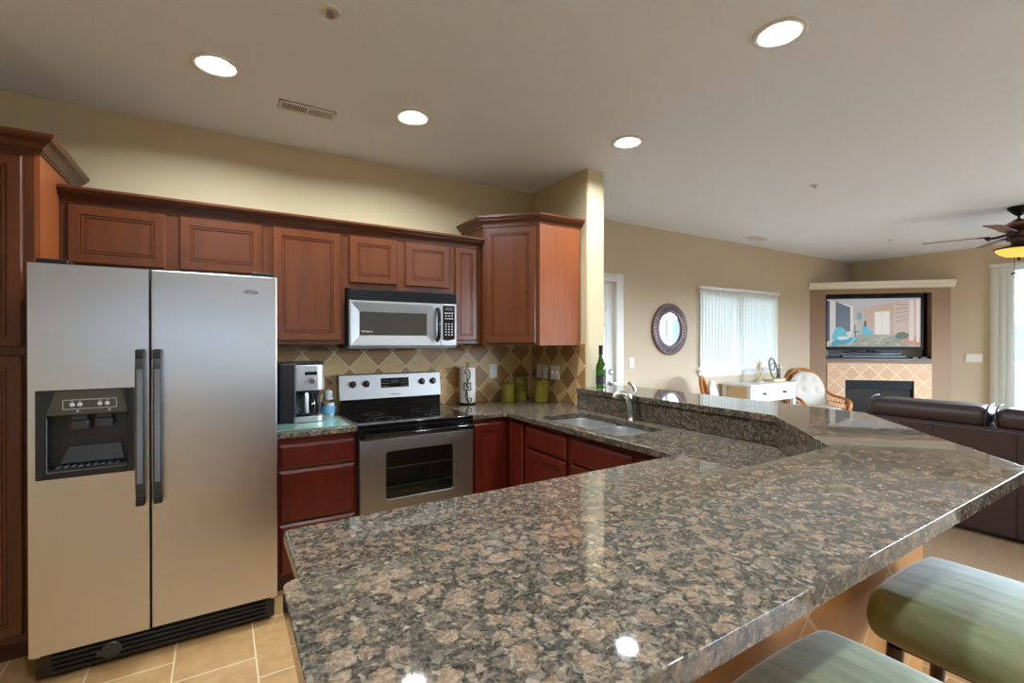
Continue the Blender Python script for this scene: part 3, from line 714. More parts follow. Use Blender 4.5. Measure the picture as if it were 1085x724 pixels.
# dispenser: bezel, control face, recess, paddles
b = BM(); y = FYF
bx(b, DIX0, DIX1, y+.062, y+.066, DIZ0, DIZ1)                                   # recess back
bx(b, DIX0, DIX0+.030, y-.004, y+.062, DIZ0, DIZ1, .003); bx(b, DIX1-.022, DIX1, y-.004, y+.062, DIZ0, DIZ1, .003)
bx(b, DIX0+.030, DIX1-.022, y-.004, y+.062, DIZ0, DIZ0+.042, .003); bx(b, DIX0+.030, DIX1-.022, y-.004, y+.05, 1.112, DIZ1, .003)
dsp = obj('dispenser', b, M['black'], fr)
b = BM(); bx(b, DIX0+.05, DIX1-.035, y-.008, y-.004, 1.125, DIZ1-.006, .002); obj('control_panel', b, M['olive_body'], dsp) if False else b.free()
b = BM(); prism(b, [(DIX0+.034, 0), (DIX1-.026, 0), (DIX1-.045, .098), (DIX0+.062, .098)], 0, .004); xf(b, Matrix.Translation((0, y-.004, 1.116)) @ UPY); obj('control_panel', b, M['olive_body'], fd) 
b = BM(); cx0, cx1, cz0, cz1 = DIX0+.085, DIX1-.06, 1.138, 1.178
for q in ((cx0, cx1, cz0, cz0+.002), (cx0, cx1, cz1-.002, cz1), (cx0, cx0+.002, cz0, cz1), (cx1-.002, cx1, cz0, cz1)): bx(b, q[0], q[1], y-.0098, y-.008, q[2], q[3])
obj('button_outline', b, M['light_grey'], fd)
for i, fx in enumerate((.17, .31, .68, .82)):
    b = BM(); lathe(b, [(.0085, 0), (.0085, .003), (.006, .005)], n=14, mat=Matrix.Translation((cx0 + fx*(cx1-cx0), y-.008, 1.157)) @ RXm)
    obj('button', b, M['light_grey'], fd)
for i, fx in enumerate((.17, .31, .68, .82)):
    b = BM(); bx(b, cx0 + fx*(cx1-cx0)-.003, cx0 + fx*(cx1-cx0)+.003, y-.0095, y-.008, 1.1695, 1.1725); obj('button_symbol', b, M['light_grey'], fd)
for fx in (.27, .86):
    b = BM(); bx(b, cx0 + fx*(cx1-cx0)-.003, cx0 + fx*(cx1-cx0)+.003, y-.0095, y-.008, 1.125, 1.133); obj('button_symbol', b, M['light_grey'], fd)
b = BM(); 
for sx0, sx1, zz in ((DIX0+.10, DIX0+.165, 1.075), (DIX0+.18, DIX0+.245, 1.08)):
    bx(b, sx0, sx1, y+.012, y+.05, zz-.03, zz+.012, .01, 3); bx(b, sx0+.008, sx1-.008, y+.02, y+.044, zz+.012, 1.112, .004)
    obj('paddle', b, M['dark_grey'], dsp); b = BM()
b.free()
b = BM(); v0 = len(b.verts); prism(b, [(DIX0+.07, 0), (DIX1-.04, 0), (DIX1-.055, .07), (DIX0+.095, .07)], 0, .006); xf(b, Matrix.Translation((0, y+.03, .905)) @ Matrix.Rotation(math.radians(70), 4, 'X')); obj('splash_plate', b, M['dark_grey'], dsp)
b = BM()
for k in range(9): bx(b, DIX0+.06+k*.024, DIX0+.072+k*.024, y+.004, y+.05, .892, .896)
obj('drip_grille', b, M['grey'], dsp)
b = BM(); fx = DIX0+.034
bx(b, fx, fx+.003, y-.006, y-.004, .880, 1.105); bx(b, fx, DIX1-.026, y-.006, y-.004, .878, .881); obj('recess_trim', b, M['grey'], dsp)
# handles
for nm, hx, par in (('l', -.2985, fd), ('r', -.2365, rd)):
    b = BM(); w = .0165
    pts = [(0, .700), (.018, .712), (.042, .74), (.052, .80), (.055, 1.05), (.052, 1.30), (.042, 1.355), (.018, 1.378), (0, 1.385)]
    prf = [(-yy, zz) for yy, zz in pts]
    outer = [(yy, zz) for yy, zz in pts]; inner = [(max(yy-.018, 0), .70 + .028 + (zz-.70)*(1.385-.70-.056)/(1.385-.70)) for yy, zz in pts]
    loop = outer + inner[::-1]
    prism(b, loop, -w, w, bev=.004)
    # local (x=out, y=z, z=width) -> world
    m4 = Matrix(((0, 0, 1, hx), (-1, 0, 0, FYF), (0, 1, 0, 0), (0, 0, 0, 1)))
    xf(b, m4); hd = obj('handle', b, M['dark_grey'], par, smooth=35)
    b = BM(); bx(b, hx-.010, hx+.010, FYF-.0575, FYF-.0555, .80, 1.30, .001); obj('grip_inlay', b, M['grey'], hd)
    for za, zb in ((1.345, 1.388), (.698, .735)):
        b = BM(); bx(b, hx-w-.0005, hx+w+.0005, FYF-.046, FYF-.0005, za, zb, .006); obj('end_cap', b, M['black'], hd)
# bottom grille
b = BM(); bx(b, FX0+.012, FX1-.012, FYF+.03, FYF+.075, .02, .122, .004)
for k in range(4): bx(b, FX0+.06, FX1-.05, FYF+.018, FYF+.032, .034+k*.021, .044+k*.021, .003)
gr = obj('grille', b, M['black'], fr)
b = BM(); lathe(b, [(.036, 0), (.036, .010), (.030, .014), (.012, .012)], n=24, mat=Matrix.Translation((-.405, FYF+.018, .075)) @ RXm); bx(b, -.455, -.43, FYF+.006, FYF+.018, .055, .085, .004); obj('filter_cap', b, M['dark_grey'], gr, smooth=40)
for hx in (FX0+.006, FX1-.03):
    b = BM(); bx(b, hx, hx+.024, FYF+.02, FYF+.06, .113, .126, .002); obj('lower_hinge', b, M['nickel'], fr)
for hx in (FX0+.07, FX1-.06):
    b = BM(); bx(b, hx-.05, hx+.05, FYF+.02, FYF+.13, 1.7365, 1.768, .006, 3); obj('hinge_cover', b, M['black'], fr)
b = BM(); bx(b, FX0+.02, FX1-.02, 2.85, 3.3, .0, .05); obj('base', b, M['black'], fr)
b = BM(); n0 = 0; lathe(b, [(.034, 0), (.034, .003), (.031, .005), (.028, .0045)], n=32, mat=Matrix.Translation((.133, FYF, 1.665)) @ RXm @ Matrix.Diagonal((1, .36, 1, 1))); bdg = obj('badge', b, M['chrome'], rd, smooth=40)
text('badge_lettering', 'Whirlpool', .0135, M['dark_grey'], Matrix.Translation((.133, FYF-.0052, 1.665)) @ UPY, bdg)

# ------------------------------------------------------------------ range
rg = thing('range', 'stainless electric range with black glass cooktop', 'range', (1.085, 3.2, 0))
RX0, RX1 = .706, 1.466
b = BM(); bx(b, RX0, RX1, 2.895, 3.50, .03, .895); bx(b, RX0+.03, RX1-.03, 2.95, 3.45, 0, .03); obj('body', b, M['dark_grey'], rg)
b = BM(); bx(b, RX0-.001, RX1+.001, 2.872, 3.43, .896, .918, .006, 3); ck = obj('cooktop', b, M['black_gloss'], rg, smooth=40)
for cx, cy, r in ((.90, 3.02, .105), (1.27, 3.02, .085), (.90, 3.27, .075), (1.27, 3.27, .095)):
    for rr in (r, r*.62):
        b = BM(); lathe(b, [(rr-.0015, .9183), (rr-.0015, .9188), (rr+.0015, .9188), (rr+.0015, .9183)], (cx, cy, 0), 48, cap=False); obj('burner_ring', b, M['dark_grey'], ck)
b = BM(); bx(b, RX0+.004, RX1-.004, 2.868, 2.894, .825, .894, .006); obj('front_band', b, M['black_gloss'], rg)
# oven door with window opening
OWX0, OWX1, OWZ0, OWZ1 = .866, 1.318, .446, .742
od0, od1 = .205, .822
b = BM(); loop = [(RX0+.004, od0), (RX1-.004, od0), (RX1-.004, od1), (RX0+.004, od1)]
prism(b, loop, 0, .026, holes=[rrect(OWX0, OWX1, OWZ0, OWZ1, .018)], bev=.003)
xf(b, Matrix.Translation((0, 2.894, 0)) @ UPY); od = obj('oven_door', b, M['steel_range'], rg, smooth=35)
b = BM(); bx(b, OWX0-.01, OWX1+.01, 2.880, 2.884, OWZ0-.01, OWZ1+.01); obj('oven_window', b, M['smoked'], od)
b = BM(); bx(b, OWX0-.03, OWX1+.03, 2.888, 2.8935, OWZ0-.02, OWZ1+.02); obj('oven_cavity', b, plain('oven_enamel', srgb(26, 32, 30), .5), od)
b = BM()
for zz in (.515, .635):
    tube(b, [(OWX0-.005, 2.886, zz), (OWX1+.005, 2.886, zz)], .0018, 6)
obj('oven_rack', b, M['light_grey'], od)
b = BM(); tube(b, [(RX0+.02, 2.832, .853), (RX1-.02, 2.832, .853)], .014, 12)
for hx in (RX0+.035, RX1-.035): bx(b, hx-.014, hx+.014, 2.832, 2.869, .842, .864, .004)
obj('oven_handle', b, M['black_gloss'], rg, smooth=40)
b = BM(); bx(b, RX0+.004, RX1-.004, 2.872, 2.894, .04, .195, .004); obj('storage_drawer', b, M['steel_range'], rg)
# backguard
b = BM(); bx(b, RX0+.004, RX1-.004, 3.43, 3.515, .90, 1.02, .004); obj('backguard_base', b, M['black_gloss'], rg)
b = BM(); prism(b, [(3.425, 1.005), (3.515, 1.005), (3.515, 1.182), (3.455, 1.182), (3.447, 1.176)], RX0, RX1, bev=.004)
m4 = Matrix(((0, 0, 1, 0), (1, 0, 0, 0), (0, 1, 0, 0), (0, 0, 0, 1))); xf(b, m4); bg = obj('backguard', b, M['steel_range'], rg, smooth=35)
tilt = math.atan2(.022, .171); def_ = None
def bgm(x, z): return Matrix.Translation((x, 3.4255 + (z-1.005)*.128, z)) @ Matrix.Rotation(-tilt, 4, 'X')
for kx in (.80, .895, 1.315, 1.405):
    b = BM(); lathe(b, [(.024, 0), (.024, .008), (.019, .012), (.017, .026), (.015, .028)], n=22, mat=bgm(kx, 1.112) @ RXm); bx(b, -.004, .004, -.030, -.026, -.014, .014); 
    xf(b, bgm(kx, 1.112), len(b.verts)-8); obj('knob', b, M['black'], bg, smooth=40)
b = BM(); bx(b, -.105, .105, -.0018, .002, -.034, .036, .001); xf(b, bgm(1.105, 1.112)); dp = obj('display_panel', b, M['black_gloss'], bg)
b = BM(); bx(b, -.036, .036, -.0026, -.0018, -.004, .024); xf(b, bgm(1.105, 1.112)); obj('clock_window', b, M['clock'], bg) if False else b.free()
b = BM(); bx(b, -.034, .034, -.0026, -.0018, .0, .022); xf(b, bgm(1.105, 1.112)); obj('clock_screen', b, plain('clock_glass', srgb(44, 66, 74), .15), bg)
b = BM()
for i in range(4):
    for j in range(3):
        for sgn in (-1, 1):
            if j > 1 and i > 2: continue
            b = BM(); bx(b, sgn*(.05+i*.014)-.004, sgn*(.05+i*.014)+.004, -.0026, -.0018, -.026+j*.02, -.020+j*.02); xf(b, bgm(1.105, 1.112)); obj('button', b, M['grey'], bg)
text('brand_lettering', 'Whirlpool', .018, M['dark_grey'], bgm(1.105, 1.03) @ Matrix.Translation((0, -.0012, 0)) @ UPY, bg)

# ------------------------------------------------------------------ microwave
mw = thing('microwave', 'stainless over the range microwave under the short cabinet', 'microwave', (1.09, 3.3, 1.37))
MX0, MX1, MF = .709, 1.468, 3.144
b = BM(); bx(b, MX0, MX1, MF+.03, KY-.01, 1.385, 1.765); obj('case', b, M['dark_grey'], mw)
b = BM(); bx(b, MX0+.004, MX1-.004, MF+.012, MF+.032, 1.690, 1.764)
for k in range(5): bx(b, MX0, MX1, MF+.002, MF+.02, 1.690+k*.0148, 1.6985+k*.0148, .002)
obj('vent_grille', b, M['soot'], mw)
CX = 1.345
b = BM()  # door: outer bevelled frame sinking to a window
z0, z1 = 1.387, 1.687
ins = [(0, 0), (0, .028), (.004, .031)]
def rectloop(x0_, x1_, z0_, z1_, y_): return [b.verts.new((x, y_, z)) for x, z in ((x0_, z0_), (x1_, z0_), (x1_, z1_), (x0_, z1_))]
L = [rectloop(MX0, CX-.001, z0, z1, MF+.03), rectloop(MX0, CX-.001, z0, z1, MF+.003), rectloop(MX0+.003, CX-.004, z0+.003, z1-.003, MF),
     rectloop(MX0+.012, CX-.055, z0+.012, z1-.014, MF), rectloop(MX0+.072, CX-.105, z0+.075, z1-.075, MF+.010), rectloop(MX0+.076, CX-.109, z0+.079, z1-.079, MF+.016)]
for a_, c_ in zip(L, L[1:]):
    for i in range(4): b.faces.new((a_[i], a_[(i+1) % 4], c_[(i+1) % 4], c_[i]))
b.faces.new(L[0][::-1]); b.faces.new(L[-1])
md = obj('door', b, M['steel_range'], mw)
b = BM(); bx(b, MX0+.070, CX-.103, MF+.007, MF+.0095, z0+.073, z1-.073); wdw = obj('door_window', b, plain('microwave_window', srgb(52, 50, 47), .07), md)
text('brand_lettering', 'Whirlpool', .018, M['light_grey'], Matrix.Translation((MX0+.115, MF+.0062, z0+.098)) @ UPY, md)
b = BM(); tube(b, [(CX-.026, MF-.002, z0+.035), (CX-.026, MF-.026, z0+.07), (CX-.026, MF-.034, z0+.15), (CX-.026, MF-.026, z0+.23), (CX-.026, MF-.002, z0+.265)], .012, 10, smooth=6); hd = obj('handle', b, M['black_gloss'], md, smooth=50)
b = BM(); bx(b, CX+.001, MX1, MF, MF+.03, z0, z1, .003); cp = obj('control_panel', b, M['steel_range'], mw)
b = BM(); prism(b, [(CX+.016, z0+.042), (CX+.05, z0+.036), (MX1-.016, z0+.046), (MX1-.016, z1-.012), (CX+.016, z1-.012)], 0, .003); xf(b, Matrix.Translation((0, MF, 0)) @ UPY); obj('keypad_face', b, M['black_gloss'], cp)
b = BM(); bx(b, CX+.03, MX1-.03, MF-.0042, MF-.003, z1-.048, z1-.024); obj('clock_screen', b, M['dark_grey'], cp)
b = BM()
for r_ in range(9):
    for c_ in range(4 if r_ in (0, 2) else 3):
        if r_ in (3,): continue
        nn_ = 4 if r_ in (0, 2) else 3
        px = CX+.026 + (MX1-CX-.052)*(c_+.5)/nn_; pz = z1-.066 - r_*.0195
        b = BM(); bx(b, px-.005, px+.005, MF-.0042, MF-.003, pz-.004, pz+.004); obj('button', b, M['light_grey'], cp)
b = BM(); bx(b, MX0+.0, MX1, MF+.005, KY-.02, 1.372, 1.3845, .003); obj('underside', b, M['grey'], mw)

# ------------------------------------------------------------------ things on the counters
one('cutting_board', 'teal glass cutting board on the short counter beside the refrigerator', 'cutting board', bx(BM(), .262, .665, 2.925, 3.35, .9145, .9205, .002), M['teal_glass'], (.46, 3.14, .9145))
cm = thing('coffee_maker', 'black and steel drip coffee maker on the teal glass board', 'coffee maker', (.455, 3.26, .921))
b = BM(); bx(b, .30, .40, 3.15, 3.345, .921, 1.288, .012, 3); bx(b, .38, .555, 3.26, 3.345, .921, 1.10, .01); bx(b, .33, .555, 3.15, 3.345, .921, .945, .01); bx(b, .33, .56, 3.155, 3.345, 1.272, 1.290, .006); obj('housing', b, M['black'], cm)
b = BM(); prism(b, fillet([(.375, 3.145), (.565, 3.145), (.565, 3.33), (.375, 3.33)], {0: .03, 1: .05}, .03), 1.115, 1.273, bev=.004); obj('brew_head', b, M['steel'], cm, smooth=40)
b = BM(); bx(b, .445, .515, 3.1425, 3.145, 1.212, 1.232, .002); obj('name_plate', b, M['black_gloss'], cm)
b = BM(); lathe(b, [(.019, 0), (.019, .008), (.015, .014), (.013, .014)], n=22, mat=Matrix.Translation((.485, 3.145, 1.176)) @ RXm); obj('dial', b, M['chrome'], cm, smooth=40)
b = BM(); prism(b, fillet([(.375, 3.138), (.565, 3.138), (.565, 3.25), (.375, 3.25)], {0: .03, 1: .05}, .03), .922, .957, bev=.004); obj('foot_plate', b, M['steel'], cm, smooth=40)
b = BM(); lathe(b, [(.055, .96), (.066, .98), (.068, 1.02), (.06, 1.07), (.048, 1.10)], (.47, 3.205, 0), 28, cap=True); cf = obj('carafe', b, M['clear_glass'], cm, smooth=60)
b = BM(); lathe(b, [(.05, 1.095), (.052, 1.112), (.03, 1.114)], (.47, 3.205, 0), 28); obj('lid', b, M['black'], cf, smooth=40)
b = BM(); lathe(b, [(.060, .957), (.060, .965)], (.47, 3.205, 0), 28); obj('hot_plate', b, M['black'], cm, smooth=40)
b = BM(); tube(b, [(.455, 3.145, 1.095), (.452, 3.118, 1.085), (.450, 3.112, 1.03), (.455, 3.128, .985)], .011, 8, smooth=5); obj('carafe_handle', b, M['light_grey'], cf, smooth=50)
jr = thing('glass_jar', 'small glass jar with blue label and stopper beside the coffee maker', 'jar', (.622, 3.375, .914))
b = BM(); lathe(b, [(.040, .9145), (.044, .92), (.044, 1.0), (.040, 1.015), (.030, 1.022), (.030, 1.03)], (.622, 3.375, 0), 28); obj('jar_body', b, M['clear_glass'], jr, smooth=40)
b = BM(); lathe(b, [(.0395, .918), (.0395, 1.004)], (.622, 3.375, 0), 24); obj('contents', b, M['label_white'], jr, smooth=40)
b = BM()
for rr, (z0_, z1_), mm in ((.0450, (.935, .985), 0),):
    lathe(b, [(rr, z0_), (rr, z1_)], (.622, 3.375, 0), 28, cap=False)
for f in b.faces:
    f.material_index = 0
obj('label_band', b, M['label_blue'], jr, smooth=40)
b = BM(); lathe(b, [(.030, 1.026), (.034, 1.032), (.034, 1.04), (.024, 1.045), (.028, 1.06), (.031, 1.075), (.024, 1.088), (.006, 1.092)], (.622, 3.375, 0), 24); obj('stopper', b, M['light_grey'], jr, smooth=40)
# paper towel and holder
PX, PY = 1.695, 3.425
ph = thing('paper_towel_holder', 'black wrought iron paper towel holder with scroll front', 'paper towel holder', (PX, PY, .914))
b = BM(); lathe(b, [(.068, .9145), (.068, .922), (.06, .926), (.008, .928)], (PX, PY, 0), 28); obj('base', b, M['black_iron'], ph, smooth=40)
b = BM(); tube(b, [(PX, PY, .925), (PX, PY, 1.222)], .006, 8); tube(b, [(PX + .012*math.cos(a), PY, 1.232 + .012*math.sin(a)) for a in [i*PI/8 for i in range(16)]], .003, 6, closed=True); obj('post', b, M['black_iron'], ph, smooth=50)
b = BM(); dx, dy = -.0, -.066
def sc(pts, r=.004): tube(b, [(PX-.002+x, PY-.069-abs(x)*.02, z) for x, z in pts], r, 8, smooth=6)
sc([(.01, .926), (.004, .96), (.0, 1.0), (-.004, 1.03)]); sc([(0, 1.095), (.02, 1.13), (.022, 1.17), (.008, 1.195), (-.012, 1.19), (-.018, 1.172), (-.008, 1.162), (-.001, 1.172)])
sc([(-.004, 1.028), (-.012, .98), (.004, .945), (.028, .944), (.034, .96), (.024, .97), (.018, .962)], .0035); sc([(.006, 1.095), (-.002, 1.13), (.004, 1.155)], .0035)
x0, x1, z0_, z1_ = PX-.03, PX+.03, 1.03, 1.092
for q in ((x0, x1, z0_, z0_+.007), (x0, x1, z1_-.007, z1_), (x0, x0+.007, z0_, z1_), (x1-.007, x1, z0_, z1_)): bx(b, q[0], q[1], PY-.075, PY-.067, q[2], q[3], .002)
sc([(-.012, 1.075), (.004, 1.078), (-.004, 1.062), (.012, 1.058), (.0, 1.045)], .004)
xf(b, Matrix.Translation((PX, PY, 0)) @ Matrix.Rotation(math.radians(-26), 4, 'Z') @ Matrix.Translation((-PX, -PY, 0)))
obj('scroll', b, M['black_iron'], ph, smooth=50)
b = BM(); lathe(b, [(.014, .929), (.063, .929), (.064, .932), (.064, 1.205), (.063, 1.208), (.014, 1.208), (.014, .929)], (PX, PY, 0), 36, cap=False); one('paper_towel_roll', 'white paper towel roll on the black iron holder', 'paper towel roll', b, M['paper'], (PX, PY, .929), smooth=40)
# canisters
def canister(label, x, y, r, h):
    t = thing('canister', label, 'canister', (x, y, .914), 0, 'olive green canisters in the corner')
    z = .9145
    b = BM(); lathe(b, [(r*.93, z), (r, z+.006), (r, z+h-.004), (r*.96, z+h)], (x, y, 0), 32)
    for k in range(3):
        for i in range(6):
            a = i*PI/3 + k*.5; zz = z + h*(.25 + .25*k)
            tube(b, [(x + (r+.0005)*math.cos(a+q*.14), y + (r+.0005)*math.sin(a+q*.14), zz + .012*math.sin(q*1.2)) for q in range(-2, 3)], .002, 5)
    obj('jar', b, M['canister'], t, smooth=45)
    b = BM(); lathe(b, [(r*.98, z+h), (r*1.04, z+h+.003), (r*1.04, z+h+.012), (r*.9, z+h+.018), (r*.2, z+h+.021)], (x, y, 0), 32); l = obj('lid', b, M['canister'], t, smooth=40)
    b = BM(); lathe(b, [(.006, z+h+.020), (.006, z+h+.028), (.011, z+h+.034), (.009, z+h+.042), (.002, z+h+.044)], (x, y, 0), 16); obj('lid_knob', b, M['canister'], l, smooth=50)
canister('shortest olive green canister, nearest the paper towel', 2.035, 3.36, .057, .135)
canister('tallest olive green canister, standing in the middle of the three', 2.195, 3.415, .058, .188)
canister('olive green canister standing in front of the wall switches', 2.275, 3.215, .058, .158)
# wine bottle
wb = thing('wine_bottle', 'green wine bottle at the end of the wing wall on the bar', 'bottle', (2.455, 2.70, 1.067))
BXo, BYo = 2.462, 2.700
b = BM(); lathe(b, [(.034, 1.068), (.038, 1.073), (.038, 1.20), (.035, 1.235), (.022, 1.265), (.0155, 1.30), (.0145, 1.36), (.016, 1.362), (.016, 1.372)], (BXo, BYo, 0), 28); obj('glass', b, M['green_glass'], wb, smooth=50)
b = BM(); lathe(b, [(.0385, 1.095), (.0385, 1.155)], (BXo, BYo, 0), 28, cap=False); obj('label_band', b, plain('bottle_label', srgb(46, 40, 44), .5), wb, smooth=50)
b = BM(); lathe(b, [(.0165, 1.315), (.0165, 1.385), (.014, 1.388)], (BXo, BYo, 0), 20); obj('capsule', b, M['foil'], wb, smooth=50)
# outlets and switches
def plateY(label, name, cat, x0, x1, z0, z1, y, kind):
    t = thing(name, label, cat, ((x0+x1)/2, y, z0))
    b = BM(); bx(b, x0, x1, y-.006, y, z0, z1, .003, 2); obj('cover_plate', b, M['white_plastic'], t)
    n = max(1, round((x1-x0)/.06))
    if kind == 'outlet':
        b = BM(); cx = (x0+x1)/2
        for zz in ((z0+z1)/2-.02, (z0+z1)/2+.02): bx(b, cx-.016, cx+.016, y-.0085, y-.006, zz-.013, zz+.013, .004)
        s = obj('sockets', b, M['white_plastic'], t)
        b = BM()
        for zz in ((z0+z1)/2-.02, (z0+z1)/2+.02):
            for xx in (-.006, .006): bx(b, cx+xx-.001, cx+xx+.001, y-.0088, y-.0084, zz-.004, zz+.005)
        obj('slots', b, M['dark_grey'], s)
    else:
        for k in range(n):
            cx = x0 + (k+.5)*(x1-x0)/n
            b = BM(); bx(b, cx-.006, cx+.006, y-.016, y-.006, (z0+z1)/2-.012, (z0+z1)/2+.012, .003); obj('toggle', b, M['white_plastic'], t)
    return t
def plateX(label, name, cat, y0, y1, z0, z1, x, kind):
    # built facing -Y at the origin then turned to face -X
    t = thing(name, label, cat, (x, (y0+y1)/2, (z0+z1)/2), -PI/2)
    w, h = y1-y0, z1-z0; n = max(1, round(w/.06))
    b = BM(); bx(b, -w/2, w/2, -.006, 0, -h/2, h/2, .003, 2); obj('cover_plate', b, M['white_plastic'], t, local=True)
    for k in range(n):
        cx = -w/2 + (k+.5)*w/n
        b = BM()
        if kind == 'outlet':
            for zz in (-.02, .02): bx(b, cx-.016, cx+.016, -.0085, -.006, zz-.013, zz+.013, .004)
            obj('sockets', b, M['white_plastic'], t, local=True)
        elif kind == 'rocker':
            bx(b, cx-.016, cx+.016, -.010, -.006, -.032, .032, .003); obj('rocker', b, M['white_plastic'], t, local=True)
        else:
            bx(b, cx-.006, cx+.006, -.016, -.006, -.012, .012, .003); obj('toggle', b, M['white_plastic'], t, local=True)
    return t
plateY('white outlet on the tile right of the paper towel', 'wall_outlet', 'outlet', 1.948, 2.022, 1.10, 1.222, KY-.0095, 'outlet')
plateX('white outlet on the wing wall tile, nearest the corner', 'wall_outlet', 'outlet', 3.368, 3.438, 1.098, 1.215, 2.3845, 'outlet')
plateX('white single switch plate between outlet and double switch on the tile', 'wall_switch', 'switch', 3.278, 3.345, 1.098, 1.215, 2.3845, 'rocker')
plateX('white double switch plate on the tile nearest the wing wall end', 'wall_switch', 'switch', 3.115, 3.232, 1.098, 1.215, 2.3845, 'toggle')
plateY('white switch plate on the far wall beside the entry door', 'wall_switch', 'switch', 3.945, 4.02, 1.105, 1.222, FY-.0005, 'toggle')
plateX('white triple switch plate on the right wall beside the sliding door', 'wall_switch', 'switch', 2.195, 2.375, 1.11, 1.225, RX-.0005, 'toggle')

# ------------------------------------------------------------------ living room
# round mirror
mr = thing('wall_mirror', 'round mirror with slotted dark bronze frame on the far wall', 'mirror', (4.615, FY, 1.555))
MM = Matrix.Translation((4.615, FY-.001, 1.555)) @ RXm
b = BM(); lathe(b, [(.31, 0), (.312, .02), (.300, .03), (.286, .024), (.278, .018), (.232, .018), (.226, .026), (.205, .03), (.197, .022), (.197, .012), (.20, 0)], n=64, mat=MM, cap=False); fm = obj('frame', b, M['mirror_frame'], mr, smooth=40)
b = BM()
for i in range(44):
    n0 = len(b.verts); bx(b, .230, .284, -.0085, .0085, .0185, .0255); xf(b, MM @ Matrix.Rotation(i*2*PI/44, 4, 'Z'), n0)
obj('frame_slots', b, M['mirror_dark'], fm)
b = BM(); lathe(b, [(.199, .004), (.199, .010)], n=64, mat=MM); obj('mirror_glass', b, M['mirror_glass'], mr)
# console table
tb = thing('console_table', 'small white console table with two drawers under the blinds', 'console table', (6.12, 3.62, 0))
TX0, TX1, TY0, TY1 = 5.60, 6.64, 3.43, 3.835
b = BM(); bx(b, TX0-.02, TX1+.02, TY0-.02, TY1, .835, .862, .004); obj('tabletop', b, M['white'], tb)
b = BM(); bx(b, TX0+.03, TX1-.03, TY0+.03, TY1-.02, .64, .834); obj('frame', b, M['cream_table'], tb)
for lx in (TX0, TX1-.05):
    for ly in (TY0, TY1-.06):
        b = BM(); bx(b, lx, lx+.05, ly, ly+.05, .007, .834, .003); obj('leg', b, M['white'], tb)
b = BM(); bx(b, TX0+.05, TX1-.05, TY0+.005, TY0+.0295, .64, .834); obj('apron', b, M['white'], tb)
b = BM(); bx(b, TX0+.02, TX1-.02, TY0+.03, TY1-.04, .20, .225, .003); obj('shelf', b, M['white'], tb)
for dx0 in (TX0+.065, TX0+.53):
    b = BM(); ringpanel(b, (dx0, TY0+.0045, .665), (1,0,0), (0,0,1), (0,-1,0), .445, .15, [(0, 0), (0, .008), (.004, .011), (.02, .011), (.024, .006), (.03, .006)]); dw = obj('drawer', b, M['white'], tb)
    b = BM(); tube(b, [(dx0+.195, TY0-.004, .745), (dx0+.2, TY0-.024, .736), (dx0+.245, TY0-.024, .736), (dx0+.25, TY0-.004, .745)], .006, 8, smooth=4); bx(b, dx0+.19, dx0+.255, TY0-.010, TY0-.0015, .742, .756, .003); obj('pull', b, M['black_iron'], dw, smooth=50)
b = BM()
x, y, z = 6.10, 3.62, .8625
lathe(b, [(.05, 0), (.05, .02), (.02, .03)], (x, y, z), 16)
random.seed(3)
for i in range(11):
    a = i*2.4; zz = .03 + i*.018; l_ = .06*(1-.04*i)
    tube(b, [(x, y, z+zz), (x + l_*.5*math.cos(a), y + l_*.5*math.sin(a), z+zz+.03), (x + l_*.7*math.cos(a), y + l_*.7*math.sin(a), z+zz+.075)], .013, 7, smooth=3, r2=.006)
tube(b, [(x, y, z+.02), (x+.008, y, z+.12), (x-.004, y, z+.20), (x+.004, y, z+.30)], .022, 8, smooth=4, r2=.007)
one('coral_ornament', 'cream coral ornament on the left of the white console table', 'ornament', b, M['coral'], (x, y, z), smooth=50)
kn = thing('knot_sculpture', 'pewter loop sculpture with smaller curls on a wooden block', 'sculpture', (6.48, 3.62, .8625))
x, y, z = 6.48, 3.62, .8625
b = BM(); bx(b, x-.14, x+.14, y-.07, y+.07, z, z+.035, .004); obj('plinth', b, M['cream_table'], kn)
b = BM(); tube(b, [(x-.04 + .085*math.cos(a), y + .03*math.sin(a), z+.175 + .138*math.sin(a)) for a in [i*2*PI/24 for i in range(24)]], .013, 8, closed=True)
tube(b, [(x-.04 + .05*math.cos(a), y+.01, z+.20 + .05*math.sin(a)) for a in [i*2*PI/16 for i in range(16)]], .008, 8, closed=True); obj('loop', b, M['pewter'], kn, smooth=60)
b = BM(); tube(b, [(x+.075 + .06*math.cos(a), y-.02 + .03*math.cos(a), z+.105 + .062*math.sin(a)) for a in [i*2*PI/16 for i in range(16)]], .014, 8, closed=True)
tube(b, [(x+.09, y, z+.16), (x+.105, y, z+.20), (x+.085, y, z+.22)], .010, 8, smooth=4); obj('curl', b, M['pewter'], kn, smooth=60)

